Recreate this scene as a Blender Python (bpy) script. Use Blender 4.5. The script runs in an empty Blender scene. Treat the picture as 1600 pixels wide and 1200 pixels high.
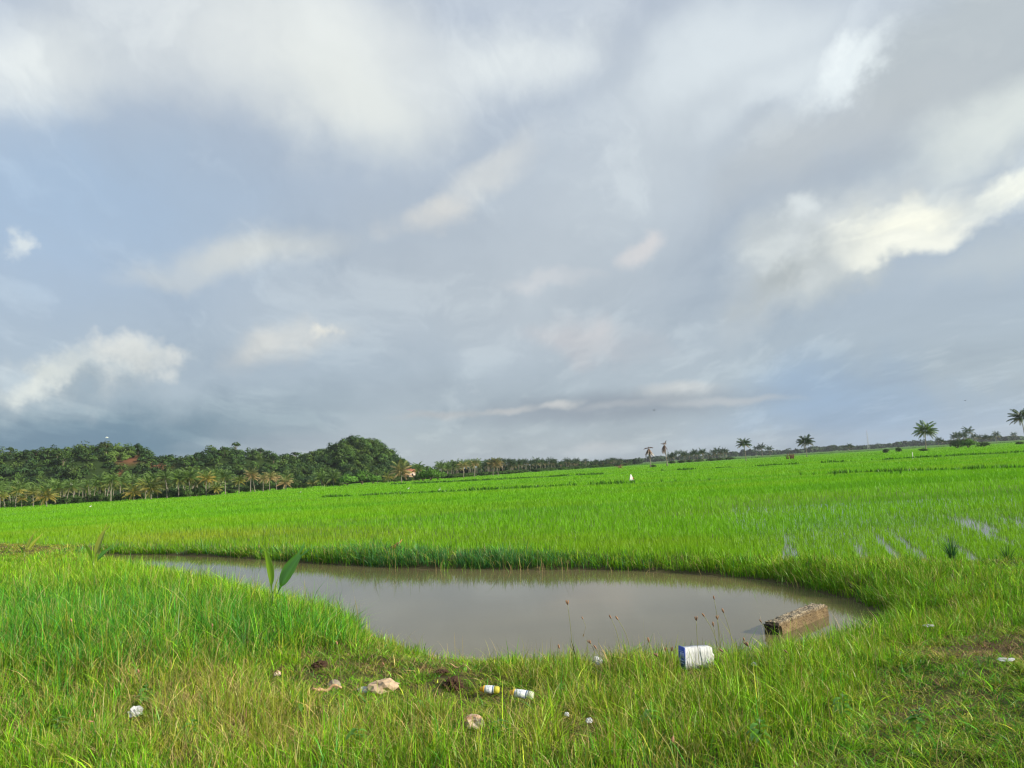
import bpy, bmesh, math, random
import numpy as np
from mathutils import Vector, Matrix

rng = np.random.default_rng(7)
random.seed(7)
SC = bpy.context.scene
COL = SC.collection
PI = math.pi

# ------------------------------------------------------------------ camera
FPX = 1202.0
PITCH = math.radians(6.30)
ROLL = math.atan(0.06)
CZ = 1.75
cF = np.array([0, math.cos(PITCH), math.sin(PITCH)])
_R0 = np.array([1.0, 0, 0])
_U0 = np.array([0, -math.sin(PITCH), math.cos(PITCH)])
cR = math.cos(ROLL) * _R0 - math.sin(ROLL) * _U0
cU = math.sin(ROLL) * _R0 + math.cos(ROLL) * _U0
C0 = np.array([0, 0, CZ])

cam_d = bpy.data.cameras.new("camera")
cam = bpy.data.objects.new("camera", cam_d)
COL.objects.link(cam)
cam_d.sensor_width = 36.0
cam_d.lens = 36.0 * FPX / 1600.0
cam_d.clip_start = 0.05
cam_d.clip_end = 40000
m = Matrix.Identity(4)
for i in range(3):
    m[i][0], m[i][1], m[i][2], m[i][3] = cR[i], cU[i], -cF[i], C0[i]
cam.matrix_world = m
SC.camera = cam


def ray(px, py):
    d = cF * FPX + cR * (px - 800) + cU * (600 - py)
    return d / np.linalg.norm(d)


def at_z(px, py, z):
    d = ray(px, py)
    return C0 + d * ((z - CZ) / d[2])


def project(P):
    q = np.asarray(P) - C0
    zc = np.maximum(q @ cF, 0.05)
    return 800 + FPX * (q @ cR) / zc, 600 - FPX * (q @ cU) / zc


def hor_px(px):
    return 733 - 0.06 * (px - 800)


def at_dist(px, dist, z=-0.5):
    """the ground point at forward distance dist seen in column px near the horizon"""
    d = ray(px, hor_px(px))
    t = dist / d[1]
    return np.array([d[0] * t, d[1] * t, z])


# ------------------------------------------------------------------ noise
def _hash(ix, iy, s):
    h = (ix.astype(np.int64) * 374761393 + iy.astype(np.int64) * 668265263 + s * 1274126177) & 0xFFFFFFFF
    h = ((h ^ (h >> 13)) * 1274126177) & 0xFFFFFFFF
    return ((h ^ (h >> 16)) & 0xFFFF) / 65535.0


def vn(x, y, s=0):
    x = np.asarray(x, float); y = np.asarray(y, float)
    ix = np.floor(x); iy = np.floor(y)
    fx = x - ix; fy = y - iy
    fx = fx * fx * (3 - 2 * fx); fy = fy * fy * (3 - 2 * fy)
    a = _hash(ix, iy, s); b = _hash(ix + 1, iy, s); c = _hash(ix, iy + 1, s); d = _hash(ix + 1, iy + 1, s)
    return (a * (1 - fx) + b * fx) * (1 - fy) + (c * (1 - fx) + d * fx) * fy


def fbm(x, y, s=0, o=3):
    r = 0; a = 0.5; t = 0
    for k in range(o):
        r = r + a * vn(x * 2 ** k, y * 2 ** k, s + k); t += a; a *= 0.5
    return r / t


def sstep(a, b, x):
    t = np.clip((np.asarray(x, float) - a) / (b - a), 0, 1)
    return t * t * (3 - 2 * t)


# ------------------------------------------------------------------ terrain
WZ = -0.75
pond_px = [(138, 867), (200, 866), (260, 866), (330, 868), (420, 874), (500, 880), (600, 886), (700, 888), (800, 889),
           (900, 889), (1000, 891), (1100, 896), (1200, 906), (1270, 920), (1336, 938), (1410, 968), (1378, 994),
           (1310, 1012), (1250, 1030), (1180, 1042), (1100, 1050), (1000, 1052), (900, 1050), (800, 1046), (700, 1040),
           (640, 1020), (578, 997), (512, 966), (440, 952), (380, 936), (320, 920), (260, 905), (200, 889), (150, 875)]
pond = np.array([at_z(x, y, WZ)[:2] for x, y in pond_px])


def pond_sd(x, y):
    x = np.asarray(x, float).ravel(); y = np.asarray(y, float).ravel()
    d = np.full(x.shape, 1e9); inside = np.zeros(x.shape, bool)
    n = len(pond)
    for i in range(n):
        ax, ay = pond[i]; bx, by = pond[(i + 1) % n]
        ex, ey = bx - ax, by - ay
        t = np.clip(((x - ax) * ex + (y - ay) * ey) / (ex * ex + ey * ey), 0, 1)
        d = np.minimum(d, np.hypot(x - ax - t * ex, y - ay - t * ey))
        c = ((ay > y) != (by > y)) & (x < ex * (y - ay) / (ey if abs(ey) > 1e-9 else 1e-9) + ax)
        inside ^= c
    return np.where(inside, -d, d)


# near edge of the rice, as a distance for every bearing
_rb = np.array([at_z(x, y, -0.5)[:2] for x, y in [(-500, 850), (0, 852), (140, 856), (400, 860), (600, 866), (900, 871), (1100, 876),
                                                 (1300, 880), (1450, 880), (1600, 880), (2100, 872)]])
_rbr = _rb[:, 0] / _rb[:, 1]


def rice_edge(x, y):
    return np.interp(np.asarray(x) / np.maximum(np.asarray(y), 0.5), _rbr, _rb[:, 1])


bund_lines = [  # (points, half width, height)
    ([(-33, 205), (-19.5, 182), (28.7, 150), (53.7, 129), (78, 117), (130, 88)], 0.8, 0.22),
    ([(-34, 104), (-9.7, 91), (6, 84), (15.6, 76), (30, 70), (37, 58), (62, 46)], 0.55, 0.12),
    ([(-150, 300), (30, 420), (120, 470), (330, 500), (600, 430)], 1.8, 0.35),
]


def bund_h(x, y):
    r = np.zeros(np.shape(x))
    for pts, hw, hh in bund_lines:
        d = np.full(np.shape(x), 1e9)
        for (ax, ay), (bx, by) in zip(pts[:-1], pts[1:]):
            ex, ey = bx - ax, by - ay
            t = np.clip(((x - ax) * ex + (y - ay) * ey) / (ex * ex + ey * ey), 0, 1)
            d = np.minimum(d, np.hypot(x - ax - t * ex, y - ay - t * ey))
        r = np.maximum(r, hh * (1 - sstep(hw * 0.6, hw * 1.4, d)))
    return r


def ground_h(x, y):
    x = np.asarray(x, float); y = np.asarray(y, float)
    shp = x.shape
    x = x.ravel(); y = y.ravel()
    near = (np.abs(x) < 60) & (y < 70)
    sd = np.full(x.shape, 60.0)
    if near.any():
        sd[near] = pond_sd(x[near], y[near]) + (fbm(x[near] * 1.7, y[near] * 1.7, 13) - .5) * .55
    plat = -0.42 * sstep(3.5, 9.0, y - 0.18 * x)
    plat = plat + 0.32 * np.exp(-(((x + 5.5) / 3.2) ** 2 + ((y - 9.0) / 3.6) ** 2))
    plat = plat + 0.12 * np.exp(-(((x + 9.5) / 3.5) ** 2 + ((y - 15) / 3.5) ** 2))
    far = sstep(-0.6, 0.4, y - rice_edge(x, y))
    plat = plat * (1 - far) + (-0.52 - 0.08 * sstep(.2, .3, x / np.maximum(y, 1)) * (1 - sstep(34, 38, y))) * far
    bump = (fbm(x * 1.1, y * 1.1, 3) - 0.5) * 0.16 + (fbm(x * 4.3, y * 4.3, 9, 2) - 0.5) * 0.06
    plat = plat + bump * (1 - far) * (1 - sstep(20, 40, y) * 0.7) * sstep(-2, 2, y)
    w = np.where(y > rice_edge(x, y) - 4, 0.9, 1.5)
    z = WZ + 0.02 + (plat - WZ - 0.02) * sstep(-0.1, 1, sd / w) ** 0.8
    z = np.where(sd < 0, WZ - 0.6 * sstep(0.0, 1.6, -sd) + 0.02 * (1 - sstep(0, .2, -sd)), z)
    z = z + np.where(y > 30, bund_h(x, y), 0.0)
    return z.reshape(shp)


def ground_at(px, py):
    """march the view ray of a pixel to the ground"""
    d = ray(px, py)
    t = np.linspace(2.5, 60, 3000)
    P = C0 + d[None] * t[:, None]
    k = np.argmax(P[:, 2] < ground_h(P[:, 0], P[:, 1]))
    return P[k]


# ------------------------------------------------------------------ object helpers
def link(o, parent=None):
    COL.objects.link(o)
    if parent is not None:
        o.parent = parent
    return o


def tag(o, label=None, cat=None, group=None, kind=None):
    if label: o["label"] = label
    if cat: o["category"] = cat
    if group: o["group"] = group
    if kind: o["kind"] = kind
    return o


def empty(name, loc, rz=0.0):
    o = bpy.data.objects.new(name, None)
    o.location = tuple(float(v) for v in loc)
    o.rotation_euler = (0, 0, rz)
    o.empty_display_size = 0.2
    return link(o)


def np_mesh(name, V, faces, col=None, smooth=False, nrm=None):
    """V (n,3); faces: list of (k,4) or (k,3) index arrays; col (n,3) colours"""
    me = bpy.data.meshes.new(name)
    V = np.asarray(V, np.float32)
    me.vertices.add(len(V))
    me.vertices.foreach_set("co", V.ravel())
    loops = np.concatenate([np.asarray(f, np.int32).ravel() for f in faces])
    sizes = np.concatenate([np.full(len(f), np.asarray(f).shape[1], np.int32) for f in faces])
    starts = np.concatenate([[0], np.cumsum(sizes)[:-1]]).astype(np.int32)
    me.loops.add(len(loops))
    me.loops.foreach_set("vertex_index", loops)
    me.polygons.add(len(sizes))
    me.polygons.foreach_set("loop_start", starts)
    if smooth:
        me.polygons.foreach_set("use_smooth", np.ones(len(sizes), bool))
    me.update(calc_edges=True)
    if col is not None:
        a = me.color_attributes.new("col", "FLOAT_COLOR", "POINT")
        c = np.ones((len(V), 4), np.float32); c[:, :3] = col
        a.data.foreach_set("color", c.ravel())
    if nrm is not None:
        a = me.attributes.new("soft_normal", "FLOAT_VECTOR", "POINT")
        a.data.foreach_set("vector", np.asarray(nrm, np.float32).ravel())
    return me


def mobj(name, me, mat, parent=None, loc=None):
    o = bpy.data.objects.new(name, me)
    if mat is not None and not me.materials:
        me.materials.append(mat)
    if loc is not None:
        o.location = tuple(float(v) for v in loc)
    return link(o, parent)


class MB:
    """collects numpy pieces into one mesh"""
    def __init__(s):
        s.V = []; s.F4 = []; s.F3 = []; s.C = []; s.n = 0

    def add(s, V, F4=None, F3=None, col=(1, 1, 1)):
        V = np.asarray(V, float)
        s.V.append(V)
        if F4 is not None and len(F4): s.F4.append(np.asarray(F4) + s.n)
        if F3 is not None and len(F3): s.F3.append(np.asarray(F3) + s.n)
        c = np.asarray(col, float)
        s.C.append(np.broadcast_to(c, (len(V), 3)) if c.ndim == 1 else c)
        s.n += len(V)

    def tube(s, P, R, k=8, col=(1, 1, 1), cap=True):
        P = np.asarray(P, float); n = len(P)
        R = np.broadcast_to(np.asarray(R, float), (n,))
        T = np.gradient(P, axis=0); T /= np.linalg.norm(T, axis=1)[:, None] + 1e-12
        ref = np.array([0.31, 0.2, 0.93]) if abs(T[0] @ np.array([0.31, 0.2, 0.93])) < 0.9 else np.array([1.0, 0, 0])
        A = np.cross(T, ref); A /= np.linalg.norm(A, axis=1)[:, None] + 1e-12
        B = np.cross(T, A)
        th = np.arange(k) * 2 * PI / k
        V = (P[:, None] + R[:, None, None] * (np.cos(th)[None, :, None] * A[:, None] + np.sin(th)[None, :, None] * B[:, None])).reshape(-1, 3)
        i = np.arange(n - 1)[:, None] * k + np.arange(k)[None]
        j = np.arange(n - 1)[:, None] * k + (np.arange(k)[None] + 1) % k
        F = np.stack([i, j, j + k, i + k], -1).reshape(-1, 4)
        F3 = []
        if cap:
            V = np.vstack([V, P[0], P[-1]]); c0 = n * k; c1 = c0 + 1
            for q in range(k):
                F3 += [[c0, (q + 1) % k, q], [c1, (n - 1) * k + q, (n - 1) * k + (q + 1) % k]]
        s.add(V, F, F3, col)

    def box(s, lo, hi, col=(1, 1, 1)):
        (x0, y0, z0), (x1, y1, z1) = lo, hi
        V = [(x0, y0, z0), (x1, y0, z0), (x1, y1, z0), (x0, y1, z0), (x0, y0, z1), (x1, y0, z1), (x1, y1, z1), (x0, y1, z1)]
        s.add(V, [(0, 3, 2, 1), (4, 5, 6, 7), (0, 1, 5, 4), (1, 2, 6, 5), (2, 3, 7, 6), (3, 0, 4, 7)], None, col)

    def mesh(s, name, smooth=False):
        fs = []
        if s.F4: fs.append(np.concatenate(s.F4))
        if s.F3: fs.append(np.concatenate(s.F3))
        return np_mesh(name, np.concatenate(s.V), fs, np.concatenate(s.C), smooth)

    def build(s, name, mat, parent=None, loc=None, smooth=False):
        return mobj(name, s.mesh(name, smooth), mat, parent, loc)


def copy_tree(o, parent=None):
    c = o.copy()
    COL.objects.link(c)
    if parent is not None:
        c.parent = parent
    for ch in list(o.children):
        copy_tree(ch, c)
    return c


# ------------------------------------------------------------------ materials
def new_mat(name):
    mt = bpy.data.materials.new(name)
    mt.use_nodes = True
    nt = mt.node_tree
    nt.nodes.clear()
    return mt, nt, nt.nodes.new("ShaderNodeOutputMaterial")


def nd(nt, t, **kw):
    n = nt.nodes.new(t)
    for k, v in kw.items():
        if k.startswith("i_"):
            n.inputs[k[2:].replace("_", " ")].default_value = v
        else:
            setattr(n, k, v)
    return n


def leaf_mat(name, trans=0.35, rough=0.45, spec=0.05, var=0.25, nscale=0.7, gain=1.0, soft=0.0, up=0.0):
    """reads the 'col' attribute; hue wanders slowly over the place and from object to object"""
    mt, nt, out = new_mat(name)
    at = nd(nt, "ShaderNodeAttribute", attribute_name="col")
    geo = nd(nt, "ShaderNodeNewGeometry")
    nz = nd(nt, "ShaderNodeTexNoise"); nz.inputs["Scale"].default_value = nscale; nz.inputs["Detail"].default_value = 3
    nt.links.new(geo.outputs["Position"], nz.inputs["Vector"])
    oi = nd(nt, "ShaderNodeObjectInfo")
    add = nd(nt, "ShaderNodeMath", operation="ADD")
    nt.links.new(nz.outputs["Fac"], add.inputs[0]); nt.links.new(oi.outputs["Random"], add.inputs[1])
    mr = nd(nt, "ShaderNodeMapRange")
    mr.inputs[1].default_value = 0.4; mr.inputs[2].default_value = 1.6
    mr.inputs[3].default_value = (1 - var) * gain; mr.inputs[4].default_value = (1 + var) * gain
    nt.links.new(add.outputs[0], mr.inputs[0])
    sc = nd(nt, "ShaderNodeVectorMath", operation="SCALE")
    nt.links.new(at.outputs["Color"], sc.inputs[0]); nt.links.new(mr.outputs[0], sc.inputs["Scale"])
    df = nd(nt, "ShaderNodeBsdfDiffuse"); tr = nd(nt, "ShaderNodeBsdfTranslucent"); gl = nd(nt, "ShaderNodeBsdfGlossy")
    gl.inputs["Roughness"].default_value = rough; gl.inputs["Color"].default_value = (0.8, 0.85, 0.8, 1)
    nt.links.new(sc.outputs[0], df.inputs["Color"]); nt.links.new(sc.outputs[0], tr.inputs["Color"])
    if soft or up:      # leaves of a clump share the roundness of the clump in their shading
        if soft:
            na = nd(nt, "ShaderNodeAttribute", attribute_name="soft_normal")
            vt = nd(nt, "ShaderNodeVectorTransform", vector_type="NORMAL", convert_from="OBJECT", convert_to="WORLD")
            nt.links.new(na.outputs["Vector"], vt.inputs[0]); tgt = vt.outputs[0]
        else:
            cx_ = nd(nt, "ShaderNodeCombineXYZ"); cx_.inputs[2].default_value = 1.0; tgt = cx_.outputs[0]
        sc1 = nd(nt, "ShaderNodeVectorMath", operation="SCALE"); nt.links.new(tgt, sc1.inputs[0]); sc1.inputs["Scale"].default_value = soft or up
        ad1 = nd(nt, "ShaderNodeVectorMath", operation="ADD"); nt.links.new(geo.outputs["Normal"], ad1.inputs[0]); nt.links.new(sc1.outputs[0], ad1.inputs[1])
        nm1 = nd(nt, "ShaderNodeVectorMath", operation="NORMALIZE"); nt.links.new(ad1.outputs[0], nm1.inputs[0])
        nt.links.new(nm1.outputs[0], df.inputs["Normal"])
    m1 = nd(nt, "ShaderNodeMixShader"); m1.inputs[0].default_value = trans
    nt.links.new(df.outputs[0], m1.inputs[1]); nt.links.new(tr.outputs[0], m1.inputs[2])
    m2 = nd(nt, "ShaderNodeMixShader"); m2.inputs[0].default_value = spec
    nt.links.new(m1.outputs[0], m2.inputs[1]); nt.links.new(gl.outputs[0], m2.inputs[2])
    nt.links.new(m2.outputs[0], out.inputs["Surface"])
    return mt


def solid_mat(name, stops, scale=20.0, rough=0.7, bump=0.3, bdist=0.01, detail=5, spec=0.3, use_col=False, trans=0.0):
    """noise through a colour ramp, with bump"""
    mt, nt, out = new_mat(name)
    tc = nd(nt, "ShaderNodeTexCoord")
    nz = nd(nt, "ShaderNodeTexNoise"); nz.inputs["Scale"].default_value = scale; nz.inputs["Detail"].default_value = detail
    nz.inputs["Roughness"].default_value = 0.62
    nt.links.new(tc.outputs["Object"], nz.inputs["Vector"])
    rp = nd(nt, "ShaderNodeValToRGB")
    el = rp.color_ramp.elements
    while len(el) < len(stops): el.new(0.5)
    for e, (p, c) in zip(el, stops):
        e.position = p; e.color = (*c, 1)
    nt.links.new(nz.outputs["Fac"], rp.inputs[0])
    src = rp.outputs[0]
    if use_col:
        at = nd(nt, "ShaderNodeAttribute", attribute_name="col")
        mx = nd(nt, "ShaderNodeVectorMath", operation="MULTIPLY")
        nt.links.new(src, mx.inputs[0]); nt.links.new(at.outputs["Color"], mx.inputs[1])
        src = mx.outputs[0]
    b = nd(nt, "ShaderNodeBsdfPrincipled")
    b.inputs["Roughness"].default_value = rough
    b.inputs["Specular IOR Level"].default_value = spec
    nt.links.new(src, b.inputs["Base Color"])
    if bump:
        bp = nd(nt, "ShaderNodeBump"); bp.inputs["Strength"].default_value = bump; bp.inputs["Distance"].default_value = bdist
        nt.links.new(nz.outputs["Fac"], bp.inputs["Height"]); nt.links.new(bp.outputs[0], b.inputs["Normal"])
    sh = b.outputs[0]
    if trans:
        t = nd(nt, "ShaderNodeBsdfTranslucent"); nt.links.new(src, t.inputs["Color"])
        mx = nd(nt, "ShaderNodeMixShader"); mx.inputs[0].default_value = trans
        nt.links.new(sh, mx.inputs[1]); nt.links.new(t.outputs[0], mx.inputs[2]); sh = mx.outputs[0]
    nt.links.new(sh, out.inputs["Surface"])
    return mt


M_GRASS = leaf_mat("grass_blades", trans=0.24, rough=0.42, spec=0.02, var=0.28, nscale=1.3)
M_RICE = leaf_mat("rice_blades", trans=0.42, rough=0.45, spec=0.02, var=0.12, nscale=0.12, up=0.7)
M_PALM = leaf_mat("palm_leaf", trans=0.22, rough=0.38, spec=0.06, var=0.28, nscale=0.05)
M_TREE = leaf_mat("tree_leaf", trans=0.12, rough=0.5, spec=0.015, var=0.4, nscale=0.06, soft=1.6)
M_SEEDLING = leaf_mat("seedling_leaf", trans=0.45, rough=0.3, spec=0.07, var=0.08, nscale=6.0)
M_BARK = solid_mat("palm_bark", [(0.3, (0.16, 0.14, 0.11)), (0.7, (0.30, 0.27, 0.22))], scale=3.0, rough=0.9, bdist=0.05, use_col=True)
M_WOOD = solid_mat("tree_bark", [(0.3, (0.12, 0.09, 0.06)), (0.7, (0.25, 0.2, 0.15))], scale=3.0, rough=0.9, bdist=0.05, use_col=True)

# ------------------------------------------------------------------ sky
SUN_AZ = math.radians(112)      # to the right of the view and a little behind
SUN_EL = math.radians(24)
S_DIR = np.array([math.sin(SUN_AZ) * math.cos(SUN_EL), math.cos(SUN_AZ) * math.cos(SUN_EL), math.sin(SUN_EL)])


def lin(c):
    c = np.asarray(c, float) / 255.0
    return np.where(c <= 0.04045, c / 12.92, ((c + 0.055) / 1.055) ** 2.4)


def azel(px, py):
    d = ray(px, py)
    return np.array([math.atan2(d[0], d[1]), math.asin(d[2])])


def build_world():
    W = bpy.data.worlds.new("World")
    SC.world = W
    W.use_nodes = True
    nt = W.node_tree
    nt.nodes.clear()
    L = nt.links.new
    out = nt.nodes.new("ShaderNodeOutputWorld")
    bg = nt.nodes.new("ShaderNodeBackground")
    STR = 0.1
    bg.inputs["Strength"].default_value = STR
    L(bg.outputs[0], out.inputs["Surface"])
    sky = nd(nt, "ShaderNodeTexSky", sky_type="NISHITA", sun_disc=False)
    sky.sun_elevation = SUN_EL
    sky.sun_rotation = SUN_AZ
    tc = nd(nt, "ShaderNodeTexCoord")
    D = tc.outputs["Generated"]
    sep = nd(nt, "ShaderNodeSeparateXYZ"); L(D, sep.inputs[0])

    def math_(op, a, b=None):
        n = nd(nt, "ShaderNodeMath", operation=op)
        for i, v in enumerate((a, b)):
            if v is None: continue
            if hasattr(v, "links"): L(v, n.inputs[i])
            else: n.inputs[i].default_value = v
        return n.outputs[0]

    az = math_("ARCTAN2", sep.outputs[0], sep.outputs[1])
    zc = math_("MINIMUM", math_("MAXIMUM", sep.outputs[2], -1.0), 1.0)
    el = math_("ARCSINE", zc)
    cmb = nd(nt, "ShaderNodeCombineXYZ"); L(az, cmb.inputs[0]); L(el, cmb.inputs[1])
    P = cmb.outputs[0]

    def noise(scale, detail, rough, stretch=(1, 1, 1), off=(0, 0, 0), rot=0.0, src=None):
        mp = nd(nt, "ShaderNodeMapping"); mp.inputs["Scale"].default_value = stretch; mp.inputs["Location"].default_value = off
        mp.inputs["Rotation"].default_value = (0, 0, rot)
        L(src if src is not None else D, mp.inputs["Vector"])
        n = nd(nt, "ShaderNodeTexNoise"); n.inputs["Scale"].default_value = scale
        n.inputs["Detail"].default_value = detail; n.inputs["Roughness"].default_value = rough
        L(mp.outputs[0], n.inputs["Vector"])
        return n

    def warp(base, n, amt):
        s = nd(nt, "ShaderNodeVectorMath", operation="SUBTRACT"); L(n.outputs["Color"], s.inputs[0]); s.inputs[1].default_value = (0.5, 0.5, 0.5)
        m_ = nd(nt, "ShaderNodeVectorMath", operation="MULTIPLY"); L(s.outputs[0], m_.inputs[0]); m_.inputs[1].default_value = (amt[0], amt[1], 0)
        a = nd(nt, "ShaderNodeVectorMath", operation="ADD"); L(base, a.inputs[0]); L(m_.outputs[0], a.inputs[1])
        return a.outputs[0]

    n1 = noise(2.6, 3, 0.5)
    n2 = noise(9.0, 5, 0.55, off=(3.1, 1.7, 0.4))
    n3 = noise(24.0, 6, 0.58, off=(5.1, 2.2, 7.0))
    soft = warp(warp(P, n1, (0.30, 0.20)), n2, (0.10, 0.07))
    soft = warp(soft, n3, (.034, .03))
    bil = warp(warp(P, n2, (0.08, 0.06)), n3, (0.085, 0.07))
    low = warp(warp(P, n2, (0.05, 0.012)), n3, (0.045, 0.016))
    # the cloud deck as a flat layer seen in perspective, its streaks running away from the viewer
    zz = math_("ADD", math_("MAXIMUM", sep.outputs[2], 0.0), 0.13)
    pc = nd(nt, "ShaderNodeCombineXYZ")
    L(math_("DIVIDE", sep.outputs[0], zz), pc.inputs[0]); L(math_("DIVIDE", sep.outputs[1], zz), pc.inputs[1])
    deck = warp(warp(pc.outputs[0], n1, (0.9, 0.9)), n2, (0.35, 0.35))
    wisp_src = noise(1.05, 7, 0.60, stretch=(1.0, 0.42, 1.0), off=(0.4, 0.2, 0), rot=math.radians(12), src=deck)
    wisp = wisp_src.outputs["Fac"]
    streak = noise(2.6, 8, 0.62, stretch=(1.0, 0.36, 1.0), off=(4.4, 1.2, 0), rot=math.radians(12), src=deck).outputs["Fac"]

    def mixc(fac, a, b, blend="MIX"):
        n = nd(nt, "ShaderNodeMix", data_type="RGBA", blend_type=blend)
        n.clamp_factor = True
        if hasattr(fac, "links"): L(fac, n.inputs[0])
        else: n.inputs[0].default_value = fac
        for s, v in ((6, a), (7, b)):
            if hasattr(v, "links"): L(v, n.inputs[s])
            else: n.inputs[s].default_value = (*v, 1)
        return n.outputs[2]

    def sc(c):
        return tuple(float(v) for v in lin(c) / STR / 1.25 * np.array([1.0, 1.0, .98]))

    # veil of high overcast over the clear sky
    rp = nd(nt, "ShaderNodeMapRange"); rp.inputs[1].default_value = 0.0; rp.inputs[2].default_value = 0.55
    L(el, rp.inputs[0])
    veil = mixc(rp.outputs[0], sc((158, 172, 186)), sc((186, 196, 210)))
    cur = mixc(0.84, sky.outputs[0], veil)

    def blob(px, py, rx, ry, ang, col, op=0.8, inner=0.1, kind="s", col2=None, tex=0.35):
        nonlocal cur
        a = math.radians(ang)
        e1 = np.array([math.cos(a), -math.sin(a)]); e2 = np.array([math.sin(a), math.cos(a)]) * -1
        e2 = np.array([-math.sin(a), -math.cos(a)])
        c = azel(px, py)
        v1 = azel(px + e1[0] * rx, py + e1[1] * rx) - c
        v2 = azel(px + e2[0] * ry, py + e2[1] * ry) - c
        mp = nd(nt, "ShaderNodeMapping", vector_type="TEXTURE")
        mp.inputs["Location"].default_value = (c[0], c[1], 0)
        mp.inputs["Rotation"].default_value = (0, 0, math.atan2(v1[1], v1[0]))
        mp.inputs["Scale"].default_value = (np.linalg.norm(v1), np.linalg.norm(v2), 1)
        L({"s": soft, "b": bil, "l": low}[kind], mp.inputs["Vector"])
        ln = nd(nt, "ShaderNodeVectorMath", operation="LENGTH"); L(mp.outputs[0], ln.inputs[0])
        mr = nd(nt, "ShaderNodeMapRange", interpolation_type="SMOOTHSTEP")
        mr.inputs[1].default_value = inner; mr.inputs[2].default_value = 1.0
        mr.inputs[3].default_value = op; mr.inputs[4].default_value = 0.0
        L(ln.outputs["Value"], mr.inputs[0])
        fac = mr.outputs[0]
        if tex:
            t = nd(nt, "ShaderNodeMapRange"); t.inputs[1].default_value = 0.32; t.inputs[2].default_value = 0.62
            t.inputs[3].default_value = 1 - tex; t.inputs[4].default_value = 1.0
            L(wisp, t.inputs[0])
            fac = math_("MULTIPLY", fac, t.outputs[0])
        c_ = sc(col)
        if col2 is not None:
            sp = nd(nt, "ShaderNodeSeparateXYZ"); L(mp.outputs[0], sp.inputs[0])
            g = nd(nt, "ShaderNodeMapRange"); g.inputs[1].default_value = -0.7; g.inputs[2].default_value = 0.75
            yy = math_("ADD", sp.outputs[1], math_("MULTIPLY", math_("SUBTRACT", n3.outputs["Fac"], 0.5), 1.3))
            L(yy, g.inputs[0])
            c_ = mixc(g.outputs[0], sc(col2), sc(col))
        cur = mixc(fac, cur, c_)

    for b in SKY_BLOBS:
        blob(*b[0], **b[1])
    # broken detail over the whole deck: lit edges and greyer hollows
    def mrange(src, a, b, c, d, interp="SMOOTHSTEP"):
        n = nd(nt, "ShaderNodeMapRange", interpolation_type=interp)
        for k_, v_ in enumerate((a, b, c, d)): n.inputs[k_ + 1].default_value = v_
        L(src, n.inputs[0]); return n.outputs[0]
    hi = mrange(streak, .50, .64, 0.0, 0.50)
    lift = nd(nt, "ShaderNodeVectorMath", operation="MULTIPLY_ADD")
    L(cur, lift.inputs[0]); lift.inputs[1].default_value = (1.20, 1.18, 1.14); lift.inputs[2].default_value = (.25, .25, .22)
    cur = mixc(hi, cur, lift.outputs[0])
    lo = mrange(wisp, .50, .34, 0.0, 0.26)
    dip = nd(nt, "ShaderNodeVectorMath", operation="MULTIPLY"); L(cur, dip.inputs[0]); dip.inputs[1].default_value = (.80, .84, .90)
    cur = mixc(lo, cur, dip.outputs[0])
    mt_ = mrange(wisp, .30, .70, .93, 1.08, "LINEAR")
    v = nd(nt, "ShaderNodeVectorMath", operation="SCALE"); L(cur, v.inputs[0]); L(mt_, v.inputs["Scale"])
    L(v.outputs[0], bg.inputs["Color"])
    W.cycles.sampling_method = "MANUAL"
    W.cycles.sample_map_resolution = 512


def B(px, py, rx, ry, ang, col, op=0.8, **k):
    return ((px, py, rx, ry, ang, col, op), k)


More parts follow.
